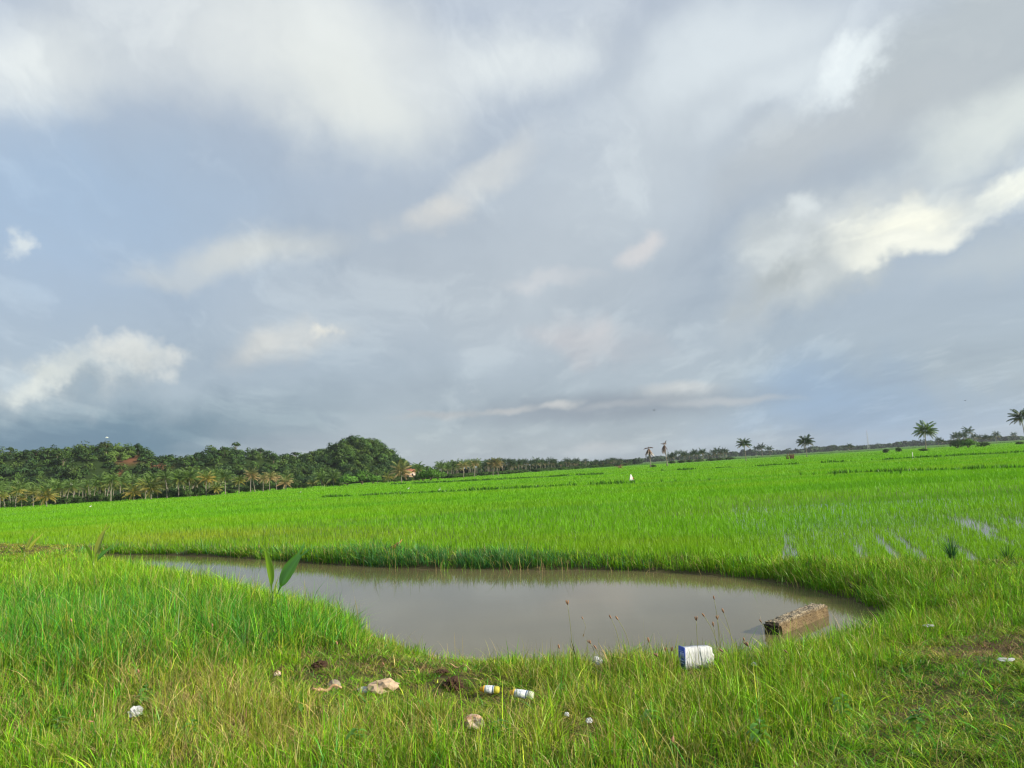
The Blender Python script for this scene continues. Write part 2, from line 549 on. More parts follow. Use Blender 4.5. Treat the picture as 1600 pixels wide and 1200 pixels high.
SKY_BLOBS = [
    B(110, 300, 560, 300, 0, (158, 180, 206), .95),
    B(780, 470, 520, 230, 0, (180, 189, 198), .7),
    B(1050, 250, 560, 220, 25, (192, 201, 209), .7),
    B(1350, 640, 520, 110, 3, (146, 170, 197), .95, tex=.15),
    B(700, 650, 420, 70, 2, (156, 168, 180), .45, tex=.2),
    B(200, 662, 420, 92, 2, (98, 127, 147), .95, inner=.15, tex=.05),
    B(110, 650, 200, 45, 0, (112, 136, 156), .6),
    B(480, 40, 420, 180, -8, (222, 227, 228), 1.0, tex=.25),
    B(560, 140, 200, 130, -25, (220, 225, 224), .9, tex=.2),
    B(60, 50, 280, 130, 0, (219, 225, 227), .9),
    B(830, 70, 220, 120, 10, (217, 224, 228), .85),
    B(750, 275, 160, 48, 30, (206, 210, 212), .8),
    B(662, 330, 62, 40, 20, (214, 214, 212), .85),
    B(430, 390, 210, 55, 12, (202, 207, 208), .9, tex=.2),
    B(270, 432, 120, 26, 0, (196, 203, 208), .6),
    B(16, 382, 40, 34, 30, (216, 223, 225), .75, kind="b", tex=.1),
    B(490, 540, 90, 50, 20, (206, 207, 205), .8),
    B(508, 516, 26, 16, 20, (222, 221, 214), .8, kind="b"),
    B(120, 592, 230, 56, 10, (208, 215, 217), .75, kind="b", inner=.15, col2=(142, 159, 172), tex=.1),
    B(207, 553, 70, 42, 5, (232, 234, 230), .85, kind="b", inner=.15, col2=(196, 202, 204), tex=0),
    B(275, 556, 46, 28, 0, (220, 223, 221), .7, kind="b", inner=.1, tex=0),
    B(80, 590, 110, 32, 15, (212, 218, 216), .8, kind="b", inner=.1, tex=.1),
    B(965, 397, 50, 28, 22, (212, 210, 212), .8),
    B(810, 440, 130, 20, 4, (198, 202, 208), .7),
    B(900, 520, 150, 45, 0, (196, 193, 197), .6),
    B(960, 636, 340, 36, 4, (140, 151, 164), .8, inner=.2, kind="l", tex=.1),
    B(1060, 614, 120, 24, 4, (190, 196, 201), .6, kind="l", col2=(158, 167, 176), tex=0, inner=.3),
    B(875, 631, 44, 9, 8, (214, 214, 212), .6, kind="l", tex=0),
    B(800, 640, 60, 8, 4, (190, 192, 194), .7, kind="l", tex=0),
    B(1060, 606, 80, 16, 4, (200, 204, 206), .5, kind="l", tex=0),
    B(960, 632, 110, 9, 5, (184, 188, 193), .4, kind="l", tex=0),
    B(1130, 628, 160, 10, 3, (182, 188, 194), .7, kind="l", tex=0),
    B(690, 648, 120, 10, 4, (180, 184, 188), .7, kind="l", tex=0),
    B(940, 704, 80, 18, 6, (196, 200, 203), .85, kind="l", tex=0, inner=.2, col2=(172, 184, 194)),
    B(1120, 690, 190, 14, 3, (172, 185, 196), .6, kind="l", tex=0),
    B(360, 690, 120, 12, 3, (140, 158, 172), .7, kind="l", tex=0),
    B(480, 690, 170, 22, 4, (158, 170, 182), .7, kind="l", tex=0),
    B(1150, 110, 360, 130, 28, (213, 222, 229), .9, tex=.25),
    B(1480, 120, 260, 190, 35, (178, 187, 194), .95, inner=.3, tex=.2),
    B(1290, 265, 360, 95, 33, (184, 191, 197), .8),
    B(1335, 95, 130, 50, 38, (228, 237, 242), .9, kind="b", tex=.3, inner=.2),
    B(1230, 165, 200, 46, 38, (213, 222, 229), .85),
    B(1540, 220, 330, 85, 34, (221, 228, 226), .95, tex=.25),
    B(1250, 425, 240, 80, 32, (200, 207, 210), .9, tex=.1),
    B(1330, 385, 220, 84, 30, (217, 223, 225), .85, inner=.25, kind="b", col2=(186, 193, 194), tex=.1),
    B(1265, 330, 62, 40, 20, (222, 229, 232), .8, kind="b", tex=0),
    B(1420, 372, 120, 46, 34, (242, 243, 231), .95, inner=.05, tex=0),
    B(1450, 392, 120, 26, 33, (246, 247, 236), .8, tex=0),
    B(1250, 452, 160, 30, 16, (172, 180, 184), .85, tex=.1),
    B(1560, 305, 150, 28, 30, (232, 236, 229), .95, tex=.1),
    B(1560, 400, 150, 62, 28, (176, 187, 196), .9),
]
build_world()

sl = bpy.data.lights.new("sun", "SUN")
sl.energy = 5.0
sl.angle = math.radians(0.6)
sl.color = (1.0, 0.91, 0.76)
so = bpy.data.objects.new("sun", sl)
so.rotation_euler = Vector(-S_DIR).to_track_quat("-Z", "Y").to_euler()
so.location = (60, -20, 60)
link(so)

# ------------------------------------------------------------------ ground sheet
def geo(a, b, n):
    return a * (b / a) ** (np.arange(1, n + 1) / n)


def build_ground():
    xs = np.concatenate([-geo(17, 9000, 60)[::-1], np.arange(-17, 17.01, 0.14), geo(17, 9000, 60)])
    ys = np.concatenate([-geo(2, 3000, 22)[::-1], np.arange(-2, 2.5, 0.5), np.arange(2.5, 24.01, 0.14), geo(24, 240, 200), geo(240, 12000, 40)])
    X, Y = np.meshgrid(xs, ys)
    Z = ground_h(X, Y)
    n, k = X.shape
    V = np.stack([X, Y, Z], -1).reshape(-1, 3)
    i = (np.arange(n - 1)[:, None] * k + np.arange(k - 1)[None]).ravel()
    F = np.stack([i, i + 1, i + k + 1, i + k], -1)
    # what grows / lies on the soil: near grass thatch, rice green, dry soil patches
    x, y = V[:, 0], V[:, 1]
    far = sstep(-1.0, 1.0, y - rice_edge(x, y))
    soil = np.array([0.10, 0.075, 0.04]); thatch = np.array([0.045, 0.065, 0.015]); rice = np.array([0.11, 0.29, 0.008])
    mud = np.array([0.12, 0.10, 0.07])
    px, py = project(V)
    c = np.tile(thatch, (len(V), 1))
    s = np.exp(-(((px - 1545) / 110) ** 2 + ((py - 1012) / 26) ** 2)) * (y > 2)
    s = np.maximum(s, 0.7 * np.exp(-(((px - 640) / 230) ** 2 + ((py - 1065) / 45) ** 2)) * (y > 2))
    s = np.maximum(s, 0.8 * sstep(0.45, 0.65, fbm(x * 0.9, y * 0.9, 21)))[:, None]
    c = c * (1 - s) + soil * s
    wet = sstep(18, 60, y)[:, None]
    rc = mud * (1 - wet) + rice * wet
    f = far[:, None]
    c = c * (1 - f) + rc * f
    far2 = sstep(430, 560, y)[:, None]
    c = c * (1 - far2) + np.array([0.07, 0.16, 0.02]) * far2
    bh = np.where(y > 30, bund_h(x, y), 0)[:, None] > 0.05
    c = np.where(bh, np.array([0.07, 0.18, 0.012]), c)  # bund earth: deep green, with the shade of the rice edges in its colour
    sd = pond_sd(x, y)[:, None]
    c = np.where(sd < 0.10, np.array([0.075, 0.07, 0.03]), c)
    me = np_mesh("ground", V, [F], c, smooth=True)
    mt, nt, out = new_mat("ground_soil")
    at = nd(nt, "ShaderNodeAttribute", attribute_name="col")
    tc = nd(nt, "ShaderNodeNewGeometry")
    nz = nd(nt, "ShaderNodeTexNoise"); nz.inputs["Scale"].default_value = 9; nz.inputs["Detail"].default_value = 8; nz.inputs["Roughness"].default_value = .7
    n2 = nd(nt, "ShaderNodeTexNoise"); n2.inputs["Scale"].default_value = 0.05; n2.inputs["Detail"].default_value = 4
    nt.links.new(tc.outputs["Position"], nz.inputs["Vector"]); nt.links.new(tc.outputs["Position"], n2.inputs["Vector"])
    ad = nd(nt, "ShaderNodeMath", operation="ADD"); nt.links.new(nz.outputs["Fac"], ad.inputs[0]); nt.links.new(n2.outputs["Fac"], ad.inputs[1])
    mr = nd(nt, "ShaderNodeMapRange"); mr.inputs[1].default_value = .5; mr.inputs[2].default_value = 1.5; mr.inputs[3].default_value = .55; mr.inputs[4].default_value = 1.4
    nt.links.new(ad.outputs[0], mr.inputs[0])
    sc = nd(nt, "ShaderNodeVectorMath", operation="SCALE"); nt.links.new(at.outputs["Color"], sc.inputs[0]); nt.links.new(mr.outputs[0], sc.inputs["Scale"])
    b = nd(nt, "ShaderNodeBsdfPrincipled"); b.inputs["Roughness"].default_value = 0.95; b.inputs["Specular IOR Level"].default_value = 0.1
    nt.links.new(sc.outputs[0], b.inputs["Base Color"])
    bp = nd(nt, "ShaderNodeBump"); bp.inputs["Strength"].default_value = .6; bp.inputs["Distance"].default_value = .03
    nt.links.new(nz.outputs["Fac"], bp.inputs["Height"]); nt.links.new(bp.outputs[0], b.inputs["Normal"])
    nt.links.new(b.outputs[0], out.inputs["Surface"])
    tag(mobj("ground", me, mt), "grassy earth bank and flat paddy land reaching the horizon", "ground", kind="structure")


build_ground()


def water_mat(name, col, rough, bstr, bscale):
    mt, nt, out = new_mat(name)
    geo_ = nd(nt, "ShaderNodeNewGeometry")
    nz = nd(nt, "ShaderNodeTexNoise"); nz.inputs["Scale"].default_value = bscale; nz.inputs["Detail"].default_value = 3
    n2 = nd(nt, "ShaderNodeTexNoise"); n2.inputs["Scale"].default_value = 0.35; n2.inputs["Detail"].default_value = 3
    nt.links.new(geo_.outputs["Position"], nz.inputs["Vector"]); nt.links.new(geo_.outputs["Position"], n2.inputs["Vector"])
    rp = nd(nt, "ShaderNodeValToRGB")
    rp.color_ramp.elements[0].position = .35; rp.color_ramp.elements[1].position = .65
    rp.color_ramp.elements[0].color = (*[v * .9 for v in col], 1); rp.color_ramp.elements[1].color = (*[v * 1.1 for v in col], 1)
    nt.links.new(n2.outputs["Fac"], rp.inputs[0])
    b = nd(nt, "ShaderNodeBsdfPrincipled"); b.inputs["Roughness"].default_value = rough; b.inputs["IOR"].default_value = 1.33
    nt.links.new(rp.outputs[0], b.inputs["Base Color"])
    bp = nd(nt, "ShaderNodeBump"); bp.inputs["Strength"].default_value = bstr; bp.inputs["Distance"].default_value = .01
    nt.links.new(nz.outputs["Fac"], bp.inputs["Height"]); nt.links.new(bp.outputs[0], b.inputs["Normal"])
    nt.links.new(b.outputs[0], out.inputs["Surface"])
    return mt


def build_water():
    c = pond.mean(0)
    P = []
    n = len(pond)
    for i in range(n):       # pushed 0.5 m under the bank so that the ground cuts the true waterline
        t = pond[(i + 1) % n] - pond[i - 1]; t /= np.linalg.norm(t)
        nrm = np.array([t[1], -t[0]])
        q = pond[i] + nrm * 0.5
        if pond_sd(q[:1], q[1:])[0] < 0: q = pond[i] - nrm * 0.5
        P.append((q[0], q[1], WZ))
    bm = bmesh.new()
    bm.faces.new([bm.verts.new(p) for p in P])
    bmesh.ops.triangulate(bm, faces=bm.faces[:])
    bmesh.ops.recalc_face_normals(bm, faces=bm.faces[:])
    if sum(f_.normal.z for f_ in bm.faces) < 0:
        bmesh.ops.reverse_faces(bm, faces=bm.faces[:])
    me = bpy.data.meshes.new("pond_water"); bm.to_mesh(me); bm.free()
    tag(mobj("pond_water", me, water_mat("murky_water", (0.138, 0.118, 0.060), 0.05, 0.10, 1.6)),
        "still murky brown grey pond water below the grass bank", "water", kind="structure")
    # shallow water standing between the rice plants
    r = np.linspace(.26, _rbr[-1] - .02, 60)
    e = np.interp(r, _rbr, _rb[:, 1])
    V = []; F = []
    ds = np.array([0.5, 2, 4, 8, 12, 18])
    for k, d in enumerate(ds):
        for i in range(len(r)):
            V.append((r[i] * (e[i] + d), e[i] + d, -0.553))
    for k in range(len(ds) - 1):
        for i in range(len(r) - 1):
            a = k * len(r) + i
            F.append((a, a + 1, a + len(r) + 1, a + len(r)))
    tag(mobj("paddy_water", np_mesh("paddy_water", V, [np.array(F)]), water_mat("paddy_water", (0.12, 0.11, 0.08), 0.05, 0.06, 5.0)),
        "shallow water standing between the young rice", "water", kind="structure")


build_water()

# ------------------------------------------------------------------ blades of grass and rice
def blades(name, pos, h, w, az, lean, col, mat, segs=3, face=None, curl=2.0, tipcol=None):
    n = len(pos)
    face = rng.uniform(0, 2 * PI, n) if face is None else face
    side = np.stack([np.cos(face), np.sin(face), np.zeros(n)], -1)
    out = np.stack([np.cos(az), np.sin(az), np.zeros(n)], -1)
    V = np.zeros((n, 2 * segs + 1, 3), np.float32)
    Cc = np.zeros((n, 2 * segs + 1, 3), np.float32)
    for k in range(segs + 1):
        t = k / segs
        cen = pos + out * (h * lean * t ** curl)[:, None]
        cen[:, 2] += h * t * (1 - 0.35 * np.clip(lean, 0, 1.6) * t)
        ww = w * (1 - 0.55 * t) * 0.5
        cc = col if tipcol is None else col * (1 - t) + tipcol * t
        if k < segs:
            V[:, 2 * k] = cen - side * ww[:, None]; V[:, 2 * k + 1] = cen + side * ww[:, None]
            Cc[:, 2 * k] = cc; Cc[:, 2 * k + 1] = cc
        else:
            V[:, 2 * k] = cen; Cc[:, 2 * k] = cc
    base = (np.arange(n) * (2 * segs + 1))[:, None]
    q = np.concatenate([np.array([[2 * k, 2 * k + 1, 2 * k + 3, 2 * k + 2]]) for k in range(segs - 1)]) if segs > 1 else np.zeros((0, 4), int)
    F4 = (base[:, None] + q[None]).reshape(-1, 4) if segs > 1 else None
    F3 = base + np.array([[2 * segs - 2, 2 * segs - 1, 2 * segs]])
    fs = ([F4] if F4 is not None else []) + [F3]
    return mobj(name, np_mesh(name, V.reshape(-1, 3), fs, Cc.reshape(-1, 3)), mat)


CFRESH = np.array([0.125, 0.310, 0.010]); CDEEP = np.array([0.050, 0.220, 0.018]); COLIVE = np.array([0.215, 0.260, 0.028])
CSTRAW = np.array([0.40, 0.32, 0.13]); CBROWN = np.array([0.17, 0.105, 0.06]); CYEL = np.array([0.21, 0.36, 0.012])
CBLUE = np.array([0.06, 0.20, 0.055])
PAL = np.stack([CFRESH, CDEEP, COLIVE, CSTRAW, CBROWN, CYEL, CBLUE])


def g2(px, py, cx, cy, rx, ry):
    return np.exp(-(((px - cx) / rx) ** 2 + ((py - cy) / ry) ** 2))


LITTER = [(600, 1068, 40), (708, 1072, 34), (518, 1074, 30), (767, 1082, 34), (817, 1090, 36), (742, 1132, 30), (212, 1122, 22), (500, 1044, 22), (692, 1050, 24),
          (934, 1040, 16), (887, 1135, 16), (922, 1146, 18), (1180, 1052, 14), (434, 1062, 18), (1090, 1036, 34)]


def clump_style(x, y):
    """height, keep-probability and species weights of a grass clump standing at x, y"""
    P3 = np.stack([x, y, ground_h(x, y)], -1)
    px, py = project(P3)
    n = len(x)
    H = np.full(n, 0.16); D = np.full(n, 0.95)
    Wt = np.tile(np.array([.62, .10, .18, .05, .02, .15, 0.0]), (n, 1))

    def zone(m, h=None, d=None, wt=None):
        nonlocal H, D, Wt
        if h is not None: H = H * (1 - m) + h * m
        if d is not None: D = D * (1 - m) + d * m
        if wt is not None: Wt = Wt * (1 - m[:, None]) + np.array(wt) * m[:, None]

    lim = np.interp(px, [-200, 0, 150, 300, 450, 560, 640], [1075, 1070, 1062, 1050, 1020, 1000, 960])
    mound = (1 - sstep(-18, 22, py - lim)) * (px < 640) * (y < 24)
    zone(mound, .32, 1.0, [.26, .70, .03, .01, 0, .06, .04])
    crest = mound * (1 - sstep(905, 965, py + 0.06 * px * 0 - np.clip(px - 250, 0, 400) * 0.17))
    zone(crest, .30, 1.0, [.72, .08, .05, .02, 0, .35, 0])
    zone(np.clip(1.4 * g2(px, py, 320, 1125, 250, 72), 0, 1), .26, .95, [.12, .02, .46, .52, .16, .1, 0])
    zone(np.clip(1.2 * g2(px, py, 60, 1110, 130, 60), 0, 1), .20, 1, [.4, .45, .25, .06, .03, 0, 0])
    zone(np.clip(1.4 * g2(px, py, 640, 1066, 210, 40), 0, 1), .085, .8, [.58, .12, .22, .06, .10, .0, 0])
    zone(np.clip(1.3 * g2(px, py, 900, 1140, 330, 70), 0, 1), .22, .95, [.36, .10, .42, .27, .10, .16, 0])
    zone(np.clip(1.3 * g2(px, py, 1000, 1060, 160, 34), 0, 1), .25, 1, [.45, .05, .45, .14, .02, .1, 0])
    zone(np.clip(1.4 * g2(px, py, 1240, 1090, 190, 62), 0, 1), .28, 1, [.62, .06, .22, .05, .0, .35, 0])
    zone(np.clip(1.4 * g2(px, py, 1510, 1130, 170, 80), 0, 1), .09, .95, [.42, .26, .42, .08, .06, 0, 0])
    zone(np.clip(1.3 * g2(px, py, 1500, 930, 160, 60), 0, 1), .12, .95, [.72, .10, .12, .03, .01, .2, 0])
    zone(np.clip(1.7 * g2(px, py, 1560, 1012, 110, 22), 0, 1), .05, .30, [.15, .12, .30, .18, .45, 0, 0])
    zone(np.clip(1.1 * g2(px, py, 1470, 1060, 90, 26), 0, 1), .09, .9, [.3, .3, .3, .06, .1, 0, 0])
    # dry, trampled spots anywhere
    sp = sstep(0.58, 0.72, fbm(x * 1.3, y * 1.3, 40)) * (1 - mound)
    zone(sp * 0.7, None, .75, [.2, .1, .4, .2, .25, 0, 0])
    for lx, ly, lr in LITTER:
        cl = np.exp(-(((px - lx) / lr) ** 2)) * sstep(ly - 25, ly - 5, py) * (1 - sstep(ly + 30, ly + 60, py))
        zone(cl * .85, .05, .75)
    sd = pond_sd(x, y)
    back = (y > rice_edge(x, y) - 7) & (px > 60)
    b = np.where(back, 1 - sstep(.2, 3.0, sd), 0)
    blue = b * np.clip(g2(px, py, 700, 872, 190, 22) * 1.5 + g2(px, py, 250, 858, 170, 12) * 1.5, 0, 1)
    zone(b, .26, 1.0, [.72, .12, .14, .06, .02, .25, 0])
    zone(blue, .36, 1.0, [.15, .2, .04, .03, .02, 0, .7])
    front = np.where(~back, 1 - sstep(.1, .55, sd), 0) * (px > 560)
    zone(front, .17, .72, [.6, .06, .25, .08, .02, .2, 0])
    left_dry = np.clip(1.4 * g2(px, py, 10, 858, 110, 9), 0, 1)
    zone(left_dry, .12, .9, [.1, .02, .5, .2, .4, 0, 0])
    D = np.where(sd < 0.02, 0.0, D)
    D = np.where((sd < 0.4) & ~back, D * 0.7, D)
    D = np.where(y > rice_edge(x, y) + 0.6, 0.0, D)
    H = H * (0.75 + 0.5 * fbm(x * 0.8, y * 0.8, 11)) * (0.80 + 0.20 * mound)
    return H, D, Wt, P3[:, 2]


def build_grass():
    # clump centres: dense near, thinning with distance
    parts = []
    for (y0, y1, dens) in [(2.2, 6.0, 240), (6.0, 9.0, 200), (9.0, 13.0, 135), (13.0, 18.0, 90), (18.0, 30.0, 42), (30, 44, 18)]:
        hw = 0.74 * y1 + 1.5
        N = int((y1 - y0) * 2 * hw * dens)
        x = rng.uniform(-hw, hw, N); y = rng.uniform(y0, y1, N)
        k = np.abs(x) < 0.74 * y + 1.5
        parts.append(np.stack([x[k], y[k]], -1))
    xy = np.concatenate(parts)
    H, D, Wt, _ = clump_style(xy[:, 0], xy[:, 1])
    k = rng.uniform(size=len(xy)) < D
    xy, H, Wt = xy[k], H[k], Wt[k]
    nc = len(xy)
    cum = np.cumsum(Wt / Wt.sum(1, keepdims=True), 1)
    sp = (rng.uniform(size=(nc, 1)) > cum).sum(1).clip(0, 6)
    nb = 15
    ci = np.repeat(np.arange(nc), nb)
    n = len(ci)
    d = xy[ci, 1]
    r = np.abs(rng.normal(0, 1, n)) * (0.035 + 0.0035 * d)
    th = rng.uniform(0, 2 * PI, n)
    x = xy[ci, 0] + r * np.cos(th); y = xy[ci, 1] + r * np.sin(th)
    s2 = np.where(rng.uniform(size=n) < 0.78, sp[ci], (rng.uniform(size=n)[:, None] > cum[ci]).sum(1).clip(0, 6))
    col = PAL[s2] * rng.uniform(0.78, 1.22, (nc, 1))[ci] * np.where(rng.uniform(size=(n, 1)) < .14, 1.75, 1.0) * rng.uniform(0.55, 1.3, (n, 1)) * rng.uniform(0.92, 1.08, (n, 3))
    z = ground_h(x, y)
    ok = z > WZ + 0.0
    h = H[ci] * rng.gamma(7, 1 / 7, n) * np.where(s2 == 4, .5, 1.0)
    lean = np.abs(rng.normal(0.42, 0.46, n)) + np.where(s2 == 3, .35, 0) + np.where(H[ci] < .12, .5, 0)
    az = th + rng.normal(0, 0.7, n)
    w = (0.0034 + 0.00040 * d) * rng.gamma(5, .2, n).clip(.45, 2.2) * np.where(s2 == 3, .7, 1)
    tip = col * np.array([1.18, 1.08, 1.0])
    dry = rng.uniform(size=n) < 0.10
    tip[dry] = CSTRAW
    pos = np.stack([x, y, z - 0.01], -1)
    a = ok
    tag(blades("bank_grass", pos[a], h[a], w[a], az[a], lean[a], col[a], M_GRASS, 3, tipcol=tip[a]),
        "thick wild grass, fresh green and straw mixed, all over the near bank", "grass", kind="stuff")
    # fringe leaning over the waterline
    Q = []; A = []; BK = []
    n_ = len(pond)
    for i in range(n_):
        p0, p1 = pond[i], pond[(i + 1) % n_]
        ln = np.linalg.norm(p1 - p0); N = int(ln * 260)
        t = rng.uniform(size=N); o = rng.uniform(-.06, .42, N)
        tg = (p1 - p0) / ln; nr = np.array([tg[1], -tg[0]])
        mid = (p0 + p1) / 2 + nr * .05
        if pond_sd(mid[:1], mid[1:])[0] < 0: nr = -nr
        Q.append(p0 + (p1 - p0) * t[:, None] + nr * o[:, None]); A.append(np.full(N, math.atan2(-nr[1], -nr[0])))
        BK.append(np.full(N, i < 21))
    Q = np.concatenate(Q); A = np.concatenate(A); BK = np.concatenate(BK)
    x, y = Q.T
    cl_ = fbm(x * 1.6, y * 1.6, 71)
    k = np.where(BK, cl_ > .34, cl_ > .52)
    x, y, A, BK = x[k], y[k], A[k], BK[k]; n = len(x)
    px, py = project(np.stack([x, y, np.full(n, WZ)], -1))
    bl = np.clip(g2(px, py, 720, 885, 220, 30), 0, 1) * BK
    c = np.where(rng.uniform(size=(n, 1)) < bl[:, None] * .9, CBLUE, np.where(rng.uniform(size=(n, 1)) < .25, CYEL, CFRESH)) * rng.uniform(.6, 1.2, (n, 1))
    c = np.where(rng.uniform(size=(n, 1)) < .07, CSTRAW, c)
    h = np.where(BK, rng.uniform(.16, .36, n) * (1 + .3 * bl), rng.uniform(.08, .22, n))
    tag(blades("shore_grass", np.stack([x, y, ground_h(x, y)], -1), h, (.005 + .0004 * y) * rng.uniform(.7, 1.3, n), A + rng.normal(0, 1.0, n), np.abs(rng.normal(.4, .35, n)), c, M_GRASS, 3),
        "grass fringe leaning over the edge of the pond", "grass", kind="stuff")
    # thin stems standing in the shallows
    N = 900
    i_ = rng.integers(2, 21, N); t = rng.uniform(size=N)[:, None]
    q = pond[i_] * (1 - t) + pond[(i_ + 1)] * t
    cen = pond.mean(0); dv = cen - q; dv /= np.linalg.norm(dv, axis=1)[:, None]
    q = q + dv * np.abs(rng.normal(0, .35, N))[:, None]
    k = fbm(q[:, 0] * 1.2, q[:, 1] * 1.2, 19) > .5
    q = q[k]; n = len(q)
    c = np.where(rng.uniform(size=(n, 1)) < .3, CSTRAW, CFRESH * .7) * rng.uniform(.6, 1.2, (n, 1))
    tag(blades("shallow_water_grass", np.stack([q[:, 0], q[:, 1], np.full(n, WZ - .05)], -1), rng.uniform(.15, .48, n), np.full(n, .011), rng.uniform(0, 2 * PI, n), np.abs(rng.normal(.3, .3, n)), c, M_GRASS, 3),
        "sparse grass stems standing in the shallows of the pond", "grass", kind="stuff")
    # matted dead grass
    N = 60000
    x = rng.uniform(-6, 9, N); y = rng.uniform(4.2, 11, N)
    z = ground_h(x, y)
    px, py = project(np.stack([x, y, z], -1))
    pr = sum(a_ * g2(px, py, *q_) for a_, q_ in [(1, (1555, 1014, 80, 18)), (.5, (640, 1056, 130, 26)), (.9, (498, 1048, 36, 14)), (.9, (580, 1036, 55, 12)), (.8, (352, 1142, 46, 24)), (.5, (1460, 1062, 70, 20)),
                                                 (.5, (880, 1155, 70, 30)), (.6, (690, 1050, 40, 12)), (.35, (250, 1120, 220, 60)), (.8, (90, 1105, 40, 14)), (.3, (1330, 1110, 120, 40)), (.8, (990, 1190, 50, 20)), (.8, (560, 1150, 40, 18))])
    k = (rng.uniform(size=N) < pr * sstep(.3, .55, fbm(x * 3, y * 3, 55))) & (pond_sd(x, y) > .15)
    x, y, z = x[k], y[k], z[k]; n = len(x)
    c = np.where(rng.uniform(size=(n, 1)) < .65, CBROWN, CSTRAW * .8) * rng.uniform(.6, 1.35, (n, 1))
    tag(blades("dead_grass", np.stack([x, y, z + .005], -1), rng.uniform(.05, .13, n), rng.uniform(.004, .009, n), rng.uniform(0, 2 * PI, n), rng.uniform(.6, 2.2, n), c, M_GRASS, 3),
        "matted brown dead grass in patches on the bank", "dead grass", kind="stuff")
    # long thin culms that stand above the turf
    N = 7500
    x = rng.uniform(-9, 9, N); y = rng.uniform(3.2, 12, N)
    H, D, Wt, z = clump_style(x, y)
    px, py = project(np.stack([x, y, z], -1))
    pr = 0.12 + 0.9 * g2(px, py, 950, 1080, 320, 90) + 0.7 * g2(px, py, 330, 1100, 260, 90) + .5 * g2(px, py, 1250, 1080, 160, 60) + .9 * g2(px, py, 680, 1012, 60, 16) + 1.0 * g2(px, py, 1250, 1030, 45, 22) + .9 * g2(px, py, 1335, 1005, 26, 22)
    pr = pr * (1 - g2(px, py, 640, 1066, 200, 36)) * (1 - g2(px, py, 1540, 1060, 150, 110))
    k = (rng.uniform(size=N) < pr) & (D > .3) & (np.abs(x) < .74 * y + 1)
    x, y, z = x[k], y[k], z[k]; n = len(x)
    c = np.where(rng.uniform(size=(n, 1)) < .6, COLIVE * 1.1, CSTRAW) * rng.uniform(.8, 1.2, (n, 1))
    c = np.where(rng.uniform(size=(n, 1)) < .3, CYEL, c)
    tag(blades("tall_grass", np.stack([x, y, z], -1), rng.uniform(.20, .40, n), rng.uniform(.003, .006, n), rng.uniform(0, 2 * PI, n),
               np.where(rng.uniform(size=n) < .10, rng.uniform(1.0, 1.9, n), np.abs(rng.normal(.35, .3, n))), c, M_GRASS, 4, tipcol=c * .6 + CSTRAW * .4),
        "long thin pale stems standing above the bank grass", "grass", kind="stuff")


build_grass()


